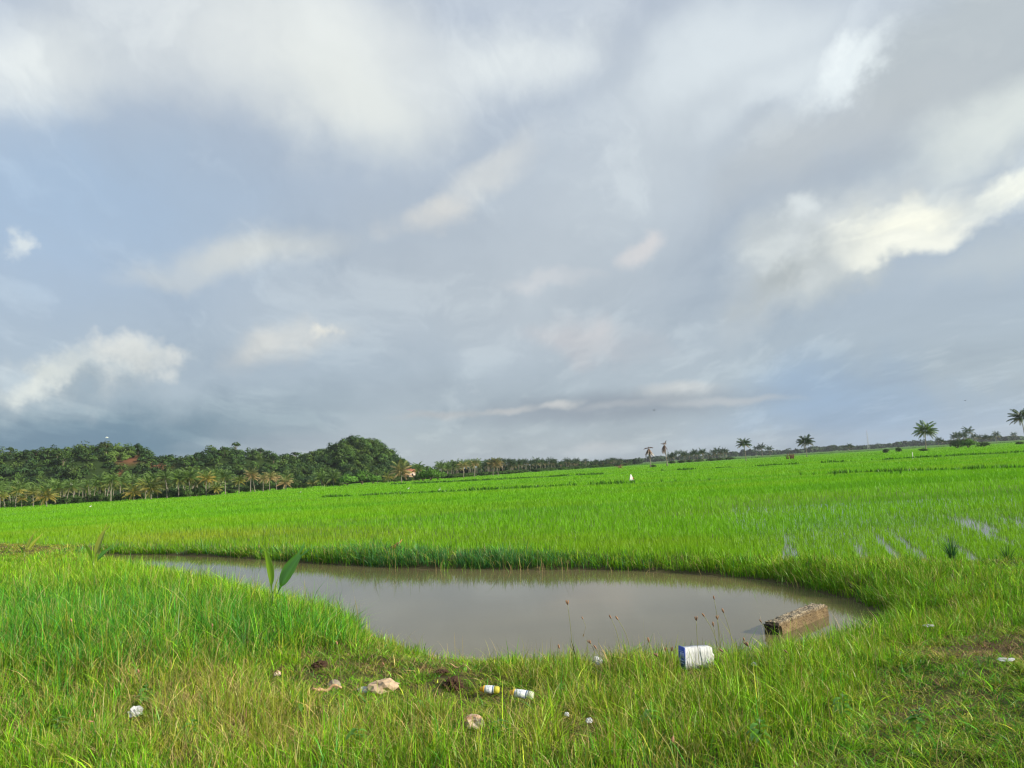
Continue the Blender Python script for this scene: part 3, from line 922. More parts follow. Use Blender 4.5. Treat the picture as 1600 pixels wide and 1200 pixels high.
def build_rice():
    Ps = []
    # near field, planted in rows that run away from the pond
    def add(y0, y1, N, hw=None):
        u = rng.uniform(size=N)
        y = 1 / (1 / y0 + u * (1 / y1 - 1 / y0))            # even over the picture height
        r = rng.uniform(-0.78, 0.80, N)
        Ps.append(np.stack([r * y, y], -1))
    add(13, 45, 230000)
    add(45, 130, 190000)
    add(130, 420, 110000)
    xy = np.concatenate(Ps)
    x, y = xy[:, 0], xy[:, 1]
    e = rice_edge(x, y)
    k = y > e + 0.15 + 0.5 * vn(x * .8, y * .8, 5)
    # open water lanes on the right
    right = sstep(0.22, 0.42, x / y) * (1 - sstep(20, 30, y))
    lane = .75 * vn((x - 0.36 * y) * 4.2, y * 0.13, 77) + .25 * vn(x * 3, y * 3, 78)
    k &= ~((right > .3) & (lane < 0.36 * right) & (rng.uniform(size=len(x)) < .9))
    k &= ~((right > .2) & (rng.uniform(size=len(x)) < 0.18 * right))
    k &= bund_h(x, y) < 0.03
    x, y, e = x[k], y[k], e[k]
    n = len(x)
    z = ground_h(x, y)
    h = (0.27 + 0.10 * (fbm(x * .15, y * .15, 31) - .5)) * rng.uniform(.75, 1.2, n) * (1 - .22 * sstep(0.22, 0.42, x / y) * (1 - sstep(20, 30, y)))
    w = (0.0035 + 0.0005 * y) * rng.uniform(.7, 1.3, n)
    w = np.where(y > 130, w * 1.3, w)
    base = np.array([0.140, 0.365, 0.005]); yel = np.array([0.23, 0.31, 0.015]); dp = np.array([0.085, 0.27, 0.008])
    px, py = project(np.stack([x, y, z], -1))
    f = np.clip(sstep(.50, .66, fbm(x * .07, y * .16, 50)) * .22 + 0.7 * g2(px, py, 330, 842, 330, 16) + .35 * g2(px, py, 900, 850, 200, 14), 0, 1)[:, None]
    g = sstep(.52, .7, fbm(x * .05, y * .25, 60))[:, None] * .5
    col = base * (1 - f) + yel * f
    col = col * (1 - g) + dp * g
    col = col * rng.uniform(.86, 1.16, (n, 1)) * rng.uniform(.95, 1.05, (n, 3))
    tag(blades("rice_plants", np.stack([x, y, z], -1), h, w, rng.uniform(0, 2 * PI, n), np.abs(rng.normal(.22, .22, n)), col, M_RICE, 2,
               tipcol=col * np.array([1.04, 1.06, 1.0])),
        "bright green young rice covering the whole flat paddy", "rice", kind="stuff")
    # rough grass on the dividing bunds: deeper green, rice-edge shade put into the colour
    P = []
    for (pts, hw, hh), dn in zip(bund_lines, (26, 34, 10)):
        for (ax, ay), (bx, by) in zip(pts[:-1], pts[1:]):
            L_ = math.hypot(bx - ax, by - ay)
            N = int(L_ * dn)
            t = rng.uniform(size=N); o = rng.normal(0, hw * .5, N)
            ex, ey = (bx - ax) / L_, (by - ay) / L_
            P.append(np.stack([ax + ex * L_ * t - ey * o, ay + ey * L_ * t + ex * o], -1))
    xy = np.concatenate(P); x, y = xy.T
    k = fbm(x * .22, y * .22, 90) > .46
    x, y = x[k], y[k]; n = len(x)
    z = ground_h(x, y)
    c = np.array([0.06, 0.17, 0.014]) * rng.uniform(.6, 1.5, (n, 1))
    tag(blades("bund_grass", np.stack([x, y, z], -1), rng.uniform(.15, .42, n) * (.6 + .9 * vn(x * .4, y * .4, 3)), (0.006 + .0011 * y) * rng.uniform(.7, 1.3, n),
               rng.uniform(0, 2 * PI, n), np.abs(rng.normal(.3, .25, n)), c, M_GRASS, 2),
        "rough deep green grass along the low dividing bunds of the paddy, coloured darker for rice-edge shade", "grass", kind="stuff")


build_rice()

# ------------------------------------------------------------------ palms
GREENP = np.array([0.085, 0.150, 0.024]); YELP = np.array([0.30, 0.24, 0.045]); ORP = np.array([0.36, 0.255, 0.05])
DRYP = np.array([0.32, 0.22, 0.10]); DEADP = np.array([0.20, 0.105, 0.065]); DARKP = np.array([0.032, 0.066, 0.016])


def frond(mb, base, az, e0, L, droop, col, pairs=14, lw=0.06, hang=0.45, leaf=0.24, rs=None):
    """one feather frond: an arching midrib with hanging leaflets on both sides"""
    n = 9
    s = np.linspace(0, 1, n)
    ang = e0 - droop * s ** 1.3
    ds = L / (n - 1)
    rr = np.concatenate([[0], np.cumsum(np.cos(ang[:-1]) * ds)]); zz = np.concatenate([[0], np.cumsum(np.sin(ang[:-1]) * ds)])
    hd = np.array([math.cos(az), math.sin(az), 0]); sd = np.array([-math.sin(az), math.cos(az), 0])
    P = base + rr[:, None] * hd + zz[:, None] * np.array([0, 0, 1.0])
    wv = (0.022 * (1 - 0.85 * s) * L / 3.0 + 0.006)[:, None]
    V = np.concatenate([P - sd * wv, P + sd * wv])
    i = np.arange(n - 1)
    mb.add(V, np.stack([i, i + n, i + n + 1, i + 1], -1), None, np.asarray(col) * 1.25)
    V = []; F = []
    for k in range(pairs):
        t = 0.16 + 0.84 * (k + random.random() * .5) / pairs
        p = np.array([np.interp(t, s, P[:, j]) for j in range(3)])
        a = float(np.interp(t, s, ang))
        fw = hd * math.cos(a) + np.array([0, 0, math.sin(a)])
        ll = leaf * L * (math.sin(PI * min(1, 0.22 + 0.72 * t)) * .8 + .25) * random.uniform(.85, 1.1)
        for sg in (-1, 1):
            dr = sg * sd * (0.75 - .35 * t) + fw * (0.45 + .5 * t) + np.array([0, 0, -hang * random.uniform(.7, 1.3)])
            dr = dr / np.linalg.norm(dr)
            md = p + dr * ll * 0.45
            tip = p + dr * ll + np.array([0, 0, -0.22 * ll])
            wd = fw * lw * L / 3.0
            q = len(V)
            V += [p, md + wd, tip, md - wd]
            F.append((q, q + 1, q + 2, q + 3))
    mb.add(np.array(V), np.array(F), None, col)


def make_palm(name, H, L, nf, style, pairs=14, lean=0.0, lw=0.06, seed=0, parts=True):
    """coconut palm, base at origin; H trunk height, L frond length"""
    random.seed(seed)
    root = empty(name, (0, 0, 0)) if parts else None
    n = 9
    t = np.linspace(0, 1, n)
    la = random.uniform(0, 2 * PI)
    cx = lean * H * t ** 1.6
    P = np.stack([cx * math.cos(la), cx * math.sin(la), H * t - 0.1], -1)
    R = 0.13 + 0.11 * np.exp(-t * 9) - 0.03 * t
    R[1::2] *= 1.06
    tm = MB(); tm.tube(P, R * (0.7 + H / 22), 7, (1, 1, 1))
    top = P[-1]
    cm = MB()
    for k in range(nf):
        u = (k + .5) / nf
        az = k * 2.399 + random.uniform(-.25, .25)
        if style == "dead":
            e0 = random.uniform(-1.5, -.8) if k < nf * .8 else random.uniform(.1, 1.3)
            dr = random.uniform(.1, .5) if e0 < 0 else random.uniform(.9, 1.8)
            c = DEADP * random.uniform(.5, 1.1)
            frond(cm, top, az, e0, L * random.uniform(.65, 1) * (.55 if e0 > 0 else .9), dr, c, pairs, lw * 1.2, .9, .24)
            continue
        e0 = math.radians(82 - 108 * u ** .9) + random.uniform(-.12, .12)
        dr = random.uniform(.75, 1.25) * (1.0 if u < .6 else .8)
        c = GREENP * random.uniform(.8, 1.25)
        if style == "yellow":
            f = min(1, max(0, .05 + u * .8 + random.uniform(-.25, .25)))
            c = c * (1 - f) + YELP * random.uniform(.8, 1.15) * f
        elif style == "orange":
            f = min(1, max(0, .2 + u + random.uniform(-.25, .2)))
            c = c * (1 - f) + (ORP if random.random() < .6 else YELP) * f
        elif style == "dry":
            f = min(1, max(0, .25 + u * .8 + random.uniform(-.2, .2)))
            c = c * (1 - f) + DRYP * random.uniform(.8, 1.2) * f
        elif style == "dark":
            c = DARKP * random.uniform(.75, 1.25)
            if u > .85: c = c * .5 + DRYP * .5
        elif u > .8:
            c = c * .6 + YELP * .3
        frond(cm, top, az, e0, L * random.uniform(.85, 1.08), dr, c, pairs, lw, .45, .26)
    random.seed(seed + 999)
    if not parts:
        me1 = tm.mesh(name); me1.materials.append(M_BARK)
        tm.C = [np.broadcast_to((.30, .26, .2), v.shape) for v in tm.V]
        for q in ("V", "F4", "F3", "C"): pass
        off = tm.n
        tm.V += cm.V; tm.C += cm.C; tm.F4 += [f_ + off for f_ in cm.F4]
        bpy.data.meshes.remove(me1)
        return tm.build(name, M_PALM)
    tm.build("trunk", M_BARK, root)
    cm.build("crown", M_PALM, root)
    return root


PROTO = {}


def palm(kind, px, dist, h, label, group=None, L=None, dist_z=-0.55, name=None, rz=None, name_cat=("coconut_palm", "palm tree")):
    """kind: (style, variant); h: height to the top of the crown in metres"""
    style, var = kind
    key = kind
    ref = 8.0
    if key not in PROTO:
        sd = 100 + 17 * var + {"green": 0, "yellow": 300, "orange": 600, "dry": 900, "dark": 1200, "dead": 1500}[style]
        full = style in ("dead",)
        PROTO[key] = [make_palm(name_cat[0], [6.0, 6.6, 5.6, 6.3, 3.2, 8.2, 5.8][var], [3.4, 3.1, 3.6, 3.2, 3.9, 3.8, 3.5][var], [26, 23, 28, 24, 22, 34, 34][var], style,
                                [14, 12, 14, 12, 16, 15, 16][var], [.03, .12, .06, .18, .04, .05, .06][var], [.09, .095, .09, .10, .09, .10, .10][var] * (1.5 if style == "dead" else 1), sd), False,
                      [8.3, 8.5, 8.0, 8.3, 5.6, 10.8, 8.4][var]]
    pr = PROTO[key]
    o = pr[0] if not pr[1] else copy_tree(pr[0])
    pr[1] = True
    p = at_dist(px, dist, dist_z)
    o.location = tuple(p)
    s = h / pr[2]
    o.scale = (s, s, s)
    o.rotation_euler = (0, 0, random.uniform(0, 6.28) if rz is None else rz)
    tag(o, label, name_cat[1], group)
    return o


random.seed(5)
# ------------------------------------------------------------------ hills and forest on the left
HD = 330.0      # forward distance of the ridge foot


def hill_z(x, y):
    """two wooded hillocks: a long ridge on the left and a round dome at its right end"""
    az = np.asarray(x) / np.maximum(y, 1.0)
    px = 800 + np.asarray(x) / np.maximum(y, 1) * FPX      # bearing as a column of the photograph
    top_px = [-500, -300, -100, 0, 80, 150, 190, 215, 240, 280, 340, 400, 450, 490, 520, 545, 575, 600, 620, 640, 665, 700]
    top_h = [20, 21, 19.5, 19.5, 20, 20, 18, 18, 13.5, 13, 16.5, 15, 10, 11.5, 15, 18.5, 17.5, 13.5, 7, 3, 0.5, -2]
    rh = np.interp(px, top_px, top_h) * 1.03 + 1.0
    front = np.interp(px, [-500, 0, 350, 500, 700], [275, 285, 310, 330, 345])
    prof = sstep(0, 62, y - front) * (1 - sstep(110, 230, y - front))
    nz = (fbm(np.asarray(x) * .03, np.asarray(y) * .03, 4) - .5) * 5.0
    return -1.2 + (rh + nz * sstep(0, 30, y - front)) * prof


def build_hills():
    r = np.linspace(-1.12, -0.06, 150)
    ys = np.concatenate([np.linspace(260, 420, 46), np.linspace(430, 600, 12)])
    R_, Y = np.meshgrid(r, ys)
    X = R_ * Y
    Z = hill_z(X, Y)
    n, k = X.shape
    i = (np.arange(n - 1)[:, None] * k + np.arange(k - 1)[None]).ravel()
    V = np.stack([X, Y, Z], -1).reshape(-1, 3)
    px, py = project(V)
    c = np.tile(np.array([0.035, 0.06, 0.018]), (len(V), 1))
    red = np.clip(1.5 * g2(px, py, 203, 717, 12, 7) + 1.3 * g2(px, py, 250, 726, 14, 6) + 1.2 * g2(px, py, 186, 733, 5, 10), 0, 1)[:, None]
    red = red * .75
    c = c * (1 - red) + np.array([0.28, 0.115, 0.07]) * red
    c = np.where(red > 0, c + 0, c)
    me = np_mesh("hills", V, [np.stack([i, i + 1, i + k + 1, i + k], -1)], c, True)
    tag(mobj("hills", me, leaf_mat("hill_soil", trans=0.0, rough=.9, spec=0.0, var=.2, nscale=.2)), "low wooded hillocks behind the palms", "hills", kind="structure")


build_hills()


def crown_arrays(rs, W, Hc, lobes, leaves, size, col, colvar=.3):
    """leaf clumps over several overlapping lobes; returns V, F, C"""
    th = rs.uniform(0, 2 * PI, lobes); rr = np.sqrt(rs.uniform(0, 1, lobes)) * W * .33
    cen = np.stack([rr * np.cos(th), rr * np.sin(th), Hc * (0.25 + .5 * rs.uniform(0, 1, lobes) * (1 - rr / (W * .45)))], -1)
    cen[0] = (0, 0, Hc * .55)
    rad = W * rs.uniform(.17, .29, lobes)
    lc = rs.uniform(1 - colvar, 1 + colvar, lobes)
    li = rs.integers(0, lobes, leaves)
    d = rs.normal(size=(leaves, 3)); d /= np.linalg.norm(d, axis=1)[:, None]
    d[:, 2] = np.where(d[:, 2] < -.35, -d[:, 2], d[:, 2])
    q = cen[li] + d * (rad[li] * rs.uniform(.78, 1.06, leaves))[:, None] * np.array([1, 1, .82])
    nrm = d + rs.normal(0, .55, (leaves, 3)); nrm /= np.linalg.norm(nrm, axis=1)[:, None]
    a = np.cross(nrm, rs.normal(size=(leaves, 3))); a /= np.linalg.norm(a, axis=1)[:, None]
    b = np.cross(nrm, a)
    sz = (size * rs.uniform(.6, 1.35, leaves))[:, None]
    V = np.stack([q - a * sz, q + b * sz * .55, q + a * sz, q - b * sz * .55], 1).reshape(-1, 3)
    V += rs.normal(0, size * .12, V.shape)
    F = np.arange(leaves * 4).reshape(-1, 4)
    C = np.repeat(np.asarray(col)[None] * (lc[li] * rs.uniform(.85, 1.15, leaves))[:, None], 4, 0)
    d2 = d + .5 * (q - np.array([0, 0, Hc * .4])) / (W * .5)
    d2 /= np.linalg.norm(d2, axis=1)[:, None]
    return V, F, C, np.repeat(d2, 4, 0)


TG = np.array([0.040, 0.080, 0.016]); TL = np.array([0.062, 0.105, 0.020]); TD = np.array([0.024, 0.054, 0.016]); TBR = np.array([0.07, 0.17, 0.02])


def make_tree(name, W, Hc, trunk, lobes, leaves, size, col, seed, parts=True):
    rs = np.random.default_rng(seed)
    V, F, C, NN = crown_arrays(rs, W, Hc, lobes, leaves, size, col)
    V = V + np.array([0, 0, trunk])
    root = empty(name, (0, 0, 0))
    mobj("crown", np_mesh("crown", V, [F], C, nrm=NN), M_TREE, root)
    tm = MB()
    t = np.linspace(0, 1, 5)
    tm.tube(np.stack([.15 * t, .1 * t * t, -.3 + (trunk + Hc * .55 + .3) * t], -1), .25 * (1 - .6 * t) * W / 6, 6)
    for k in range(4):
        a = k * 1.7 + rs.uniform(0, 1)
        z0 = trunk * .8 + Hc * .08 * k
        e = np.array([math.cos(a) * W * .3, math.sin(a) * W * .3, z0 + Hc * .4])
        s = np.array([.1, .05, z0])
        tm.tube(np.array([s, s * .5 + e * .5 + [0, 0, -.1], e]), np.array([.12, .08, .04]) * W / 6, 5)
    tm.build("trunk", M_WOOD, root)
    return root


TREES = {}


def tree(key, loc, s, label, group=None, name="broadleaf_tree", cat="tree", rz=None, sz=None):
    specs = {"a": (6.0, 4.2, 1.8, 8, 420, .36, TG, 1), "b": (5.2, 5.0, 2.0, 9, 420, .34, TD, 2), "c": (6.6, 3.6, 2.4, 9, 420, .36, TL, 3),
             "tall": (4.6, 3.6, 4.6, 7, 360, .32, TG, 4), "round": (6.4, 4.6, .3, 16, 1500, .26, TBR, 5), "umbrella": (5.6, 2.0, 4.6, 7, 300, .32, TD, 6),
             "bush": (5.0, 2.6, 0.0, 12, 800, .22, TG * 1.1, 7)}
    if key not in TREES:
        TREES[key] = [make_tree(name, *specs[key]), False]
    pr = TREES[key]
    o = pr[0] if not pr[1] else copy_tree(pr[0])
    pr[1] = True
    o.name = name
    o.location = tuple(float(v) for v in loc)
    o.scale = (s, s, s if sz is None else sz)
    o.rotation_euler = (0, 0, random.uniform(0, 6.28) if rz is None else rz)
    return tag(o, label, cat, group)


def hill_ok(px, py):
    return (g2(px, py, 203, 719, 11, 7) + g2(px, py, 252, 727, 13, 5) + g2(px, py, 187, 735, 4, 9)) < .5


def build_forest():
    """the closed canopy, one mass; trees that stand out of it are things of their own"""
    rs = np.random.default_rng(11)
    Vs, Fs, Cs, Ns = [], [], [], []; n = 0
    cnt = 0
    while cnt < 2600:
        r = rs.uniform(-1.02, -0.10); y = rs.uniform(270, 415)
        if cnt % 4 == 0: r = rs.uniform(-.30, -.12)
        x = r * y
        if (r < -.75) and rs.uniform() < .3: continue
        z = float(hill_z(np.array([x]), np.array([y]))[0])
        if z < -0.9: continue
        px, py = project(np.array([[x, y, z + 2]]))
        if not hill_ok(px[0], py[0]): continue
        cnt += 1
        W = rs.uniform(2.6, 5.2) if rs.uniform() < .7 else rs.uniform(5, 8)
        col = [TG, TD, TD, TL, TG * 1.2][rs.integers(0, 5)] * rs.uniform(.75, 1.25)
        if abs(px[0] - 186) < 14 and py[0] < 722: col = TL * 1.4
        V, F, C, NN = crown_arrays(rs, W, W * rs.uniform(.7, 1.0), 7, 180, .36, col, .22)
        V = V + np.array([x, y, z + rs.uniform(-.6, .8)])
        Vs.append(V); Fs.append(F + n); Cs.append(C); Ns.append(NN); n += len(V)
    me = np_mesh("forest", np.concatenate(Vs), [np.concatenate(Fs)], np.concatenate(Cs), nrm=np.concatenate(Ns))
    tag(mobj("forest", me, M_TREE), "dense dark green broadleaf forest covering the hillocks", "forest", kind="stuff")


build_forest()


def ridge_tree(key, px, s, label, group=None, dy=0.0, back=60.0, **kw):
    """a tree standing on the ridge line in column px"""
    front = np.interp(px, [-500, 0, 350, 500, 700], [275, 285, 310, 330, 345])
    y = front + back
    p = at_dist(px, y)
    p[2] = float(hill_z(np.array([p[0]]), np.array([p[1]]))[0]) + dy
    return tree(key, p, s, label, group, **kw)


GR = "trees standing out on the hillock skyline"
ridge_tree("tall", 370, .95, "tall leafy tree standing highest on the ridge between the left hill and the dome", GR)
ridge_tree("umbrella", 462, .9, "flat topped umbrella shaped tree in the dip left of the dome hill", GR)
ridge_tree("b", 408, .8, "dark round crowned tree on the slope right of the tallest ridge tree", GR)
ridge_tree("a", 398, .8, "dark broadleaf tree close behind the round crowned ridge tree", GR, back=66)
ridge_tree("b", 216, .95, "dark tree clump on the skyline just right of the red earth scar", GR)
ridge_tree("c", 166, 1.1, "pale green tree on top of the left ridge beside the bare red slope", GR)
ridge_tree("tall", 98, .9, "slim tree with a pale trunk on the left ridge above the grove", GR, back=36)
ridge_tree("tall", 15, .75, "slender tree poking above the ridge at the photo's left edge", GR)
ridge_tree("b", 614, .55, "small lone tree on the right shoulder of the dome hill", GR, back=40)
for i, px in enumerate([40, 58, 75, 92, 112, 130, 148, 262, 290, 312, 335, 352, 432, 445, 482, 500, 516, 532, 548, 562, 577, 592, 602]):
    ridge_tree("abc"[i % 3], px + random.uniform(-4, 4), random.uniform(.5, .85), "dark broadleaf tree crown in the forest along the hillock skyline", "broadleaf crowns along the hillock skyline",
               back=random.uniform(48, 66))

# ------------------------------------------------------------------ grove of palms at the foot of the hills
GG = "slim green coconut palms of the grove below the hill"
GY = "yellowing coconut palms at the grove's edge"
kinds = [("green", 0), ("green", 1), ("green", 2), ("green", 3)]
spots = []
tries = 0
while len(spots) < 128 and tries < 4000:
    tries += 1
    px = random.uniform(-150, 345); d = random.uniform(205, 272)
    if 212 < px < 250 and d < 225: continue
    x = (px - 800) / FPX * d
    if all(math.hypot(x - a, d - b) > 2.6 for a, b in spots):
        spots.append((x, d))
        palm(kinds[len(spots) % 4], px, d, random.uniform(5.8, 8.3), "slim green coconut palm with a pale trunk in the dense grove under the hill", GG)

Yp = [  # px, dist, height, style, variant, label
    (73, 186, 5.2, "orange", 4, "short yellow and orange coconut palm alone in front of the far left grove"),
    (34, 190, 3.8, "orange", 2, "stubby orange tinged palm left of the lone yellow palm"),
    (8, 192, 5.0, "yellow", 3, "yellowish palm at the photo's left edge before the grove"),
    (52, 196, 6.0, "yellow", 0, "yellow green palm with a thin trunk just left of the lone orange palm"),
    (24, 200, 6.6, "yellow", 1, "tall yellow green palm leaning beside the stubby orange one at far left"),
    (209, 196, 4.6, "orange", 4, "short golden palm with drooping fronds at the grove's right end"),
    (236, 197, 6.3, "yellow", 4, "bushy yellow green palm right of the short golden palm"),
    (227, 206, 6.8, "yellow", 0, "taller yellowing palm behind the bushy golden pair"),
    (246, 210, 6.2, "yellow", 2, "yellowing palm at the gap right of the bushy golden pair"),
    (288, 210, 7.0, "green", 1, "leaning pale trunked palm of a close pair right of the golden palms"),
    (294, 212, 7.2, "green", 3, "upright pale trunked palm of a close pair right of the golden palms"),
    (307, 213, 6.4, "green", 2, "small crowned palm between the close pair and the tall golden palm"),
    (322, 205, 7.6, "orange", 0, "tall golden coconut palm with a straight trunk at the end of the grove"),
    (336, 204, 4.0, "yellow", 4, "low yellow palm bush at the foot of the tall golden palm"),
    (352, 215, 8.0, "green", 0, "thin straight green palm alone right of the tall golden palm"),
    (373, 222, 6.0, "yellow", 2, "bushy yellow palm right of the thin straight palm"),
    (391, 228, 8.0, "dry", 1, "straight trunked dry brown palm in the group before the dark hill"),
    (398, 230, 7.2, "dry", 3, "curved trunked dry brown palm in the group before the dark hill"),
    (411, 236, 6.4, "dry", 0, "drooping straw coloured palm behind the curved dry palm"),
    (421, 240, 7.0, "dry", 2, "straw coloured palm with a heavy skirt of dead fronds"),
    (432, 244, 6.4, "dry", 1, "rightmost dry brown palm of the withered group before the hill"),
    (446, 246, 5.0, "dry", 4, "low dry palm beside the withered group"),
    (447, 262, 6.8, "green", 3, "green palm standing behind the low dry palm"),
    (503, 262, 6.2, "green", 4, "broad green palm left of the two palms before the dome"),
    (521, 262, 6.0, "green", 4, "broad green palm just left of the round green tree"),
    (590, 280, 6.2, "green", 1, "palm at the foot of the dome hill behind the round trees"),
    (606, 282, 4.6, "yellow", 4, "low yellowish palm right of the round trees"),
    (627, 268, 8.0, "dry", 4, "large arching palm with brown hanging fronds before the house"),
    (655, 300, 8.0, "green", 2, "palm between the house and the round green tree"),
    (488, 262, 3.6, "yellow", 4, "low palm clump on the sandy path left of the broad green palms"),
]
for px, d, h, st, va, lb in Yp:
    palm((st, va), px, d, h * .87, lb, GY if st in ("yellow", "orange") else None)

# round trees and bushes before the dome
def bush_at(key, px, d, s, label, group=None, name="round_tree", cat="tree", sz=None):
    tree(key, at_dist(px, d, -0.7), s, label, group, name=name, cat=cat, sz=sz)


bush_at("round", 543, 262, 1.0, "dense bright green round tree before the dome hill")
bush_at("round", 566, 275, 1.25, "larger round green tree close behind the dense bright one")
bush_at("round", 583, 280, .9, "smaller round tree at the right of the round tree group")
bush_at("round", 672, 262, 1.05, "round dense green tree right of the house")
bush_at("round", 660, 268, .9, "lower round tree on the house side of the dense green one")
bush_at("round", 684, 275, .9, "round tree right of the dense green one at the start of the treeline")
BG = "shrubs along the foot of the grove"
bp = [(-60, 200), (-20, 203), (14, 204), (40, 205), (62, 203), (88, 206), (104, 208), (122, 208), (140, 209), (158, 208), (172, 210), (190, 209), (214, 212), (262, 214), (275, 216), (300, 219),
      (318, 222), (340, 224), (362, 228), (384, 234), (412, 242), (436, 246), (462, 255), (474, 250), (512, 266), (530, 270), (600, 284), (617, 288), (633, 296), (640, 290), (648, 298), (654, 292)]
bp += [(random.uniform(-80, 345), random.uniform(206, 232)) for _ in range(40)]
for px, d in bp:
    bush_at("bush", px, d + random.uniform(-2, 8), random.uniform(.6, 1.1), "low dark green shrub along the foot of the palm grove", BG, "low_shrub", "shrub", sz=random.uniform(.7, 1.2))

# a little house
def build_house():
    root = empty("house", at_dist(641, 318, -0.6), 0.25)
    root.scale = (.85, .85, .85)
    tag(root, "small pink walled house with an orange roof beyond the palms", "house")
    plaster = solid_mat("pink_plaster", [(.3, (.55, .40, .34)), (.7, (.62, .48, .42))], scale=.8, rough=.9, bump=.1)
    tin = solid_mat("orange_roof", [(.3, (.26, .09, .05)), (.7, (.34, .13, .07))], scale=1.5, rough=.7)
    dark = solid_mat("dark_opening", [(.3, (.02, .02, .025)), (.7, (.04, .04, .05))], rough=.3, bump=0)
    b = MB(); b.box((-2.2, -2, 0), (2.2, 2, 4.4)); b.build("wall", plaster, root)
    r = MB()
    V = [(-2.8, -2.6, 4.42), (2.8, -2.6, 4.42), (2.8, 2.6, 4.42), (-2.8, 2.6, 4.42), (-2.8, 0, 5.9), (2.8, 0, 5.9)]
    r.add(V, [(0, 1, 5, 4), (2, 3, 4, 5), (0, 3, 2, 1)], [(0, 4, 3), (1, 2, 5)]); r.build("roof", tin, root)
    for x in (-1.2, .9):
        w = MB(); w.box((x - .4, -2.05, 2.3), (x + .4, -2.004, 3.5)); w.build("window", dark, root)
    d = MB(); d.box((-.4, -2.06, 0.0), (.45, -2.004, 1.95)); d.build("door", dark, root)
    p = MB(); p.box((-4.6, -3.2, 3.0), (-2.3, 1.0, 3.15))
    for sx in (-4.5, -2.5): p.box((sx - .06, -3.1, 0), (sx + .06, -2.98, 3.0))
    p.build("porch_roof", tin, root)


build_house()

# ------------------------------------------------------------------ far treeline, centre
GT = "palms of the distant grove in the middle of the horizon"
random.seed(21)
for i in range(105):
    px = random.uniform(688, 985)
    d = random.uniform(0, 1)
    dist = np.interp(px, [688, 850, 1000], [330, 430, 560]) + d * 60
    dark = px > 760
    top = np.interp(px, [688, 720, 760, 830, 900, 960, 990], [722, 719, 718, 716.5, 716, 715.5, 719]) + random.uniform(-1.5, 5)
    h = (hor_px(px) - top) * dist / FPX + 2.3
    palm(("dark" if dark else "green", i % 4), px, dist, max(3.5, h), "dark slim coconut palm in the distant grove on the middle horizon", GT)
for px, d, h, lb in [(724, 300, 6.6, "dry brown palm left of two before the distant middle grove"), (741, 302, 6.8, "dry brown palm right of two before the distant middle grove"),
                     (770, 312, 7.0, "thin dry palm standing before the distant middle grove"), (778, 312, 7.4, "thin yellowing palm just right of the thin dry one before the middle grove")]:
    palm(("dry", int(px) % 4), px, d, h, lb)
for px, s in [(random.uniform(690, 985), random.uniform(.9, 1.4)) for _ in range(30)] + [(700, 1.0), (718, .8), (736, .8), (752, .9), (790, 1.0), (806, 1.3), (815, 1.0), (838, 1.0), (860, 1.1), (884, 1.0), (905, 1.1), (925, 1.1), (950, 1.0), (972, .9)]:
    bush_at("bush", px, np.interp(px, [688, 850, 1000], [322, 415, 540]), s * 1.5, "dark shrub at the foot of the distant middle grove", "shrubs under the distant middle grove", "low_shrub", "shrub", sz=.9)

# lone palms, centre and right: px, base distance, height, kind, label
for px, d, h, kd, lb in [
    (1016, 262, 9.4, ("dead", 0), "dead brown palm with hanging fronds, left one of the dead pair"),
    (1042, 275, 10.2, ("dead", 1), "dead brown palm with a taller pale trunk, right one of the dead pair"),
    (1165, 300, 9.0, ("dark", 5), "lone green palm with a slim pale trunk midway along the right horizon"),
    (1260, 310, 9.2, ("dark", 6), "lone full crowned green palm by the brown stump on the horizon"),
    (1446, 268, 10.2, ("green", 6), "big low palm with long drooping fronds near the white post"),
    (1602, 300, 14.0, ("dark", 5), "tall dark palm at the photo's right edge"),
    (1181, 520, 8.2, ("dark", 1), "small far palm right of the lone green palm, left of a pair"),
    (1191, 520, 9.6, ("dark", 0), "slightly taller far palm of the pair right of the lone green palm"),
    (1203, 620, 8.6, ("dark", 2), "tiny far palm standing alone between the pair and the full crowned palm"),
]:
    palm(kd, px, d, h, lb)
for i, (px, top, dist) in enumerate([(1054, 706, 430), (1062, 703, 440), (1068, 704, 450), (1076, 707, 450), (1084, 703, 455), (1090, 706, 450), (1097, 701, 460), (1100, 703, 470), (1107, 706, 460), (1113, 702, 470), (1122, 699, 480),
                                     (1126, 703, 470), (1131, 700, 480), (1135, 701, 490), (1048, 707, 430), (1118, 706, 470), (1086, 702, 460), (1070, 707, 440)]):
    palm(("dark", i % 4), px, dist, (hor_px(px) - top) * dist / FPX + 2.3, "dark coconut palm in the small clump right of the dead pair", "palms of the small clump right of the dead pair")
for px in (1050, 1064, 1078, 1092, 1110, 1124, 1140):
    bush_at("bush", px, 425 + (px - 1050) * .5, random.uniform(1.0, 1.4), "dark shrub under the small palm clump right of the dead pair", "shrubs under the small palm clump", "low_shrub", "shrub", sz=.8)
for i, (px, top, dist) in enumerate([(1493, 677, 460), (1500, 674, 470), (1507, 675, 470), (1516, 667, 480), (1522, 677, 500), (1529, 679, 520), (1539, 679, 520), (1548, 680, 520), (1557, 674, 500),
                                     (1586, 675, 500), (1466, 683, 520), (1471, 686, 520), (1484, 687, 500), (1320, 695, 600), (1327, 693, 600), (1331, 696, 600), (1477, 688, 530)]):
    palm(("dark", i % 4), px, dist, (hor_px(px) - top) * dist / FPX + 2.3, "small dark coconut palm in the thin row along the right horizon", "palms in the thin row along the right horizon")
bush_at("round", 1511, 290, 1.15, "big round dark bush on the bund right of the big low palm", None, "round_bush", "bush", sz=.85)
bush_at("bush", 1536, 292, .95, "lower paler bush joined to the right of the big round one", None, "round_bush", "bush")
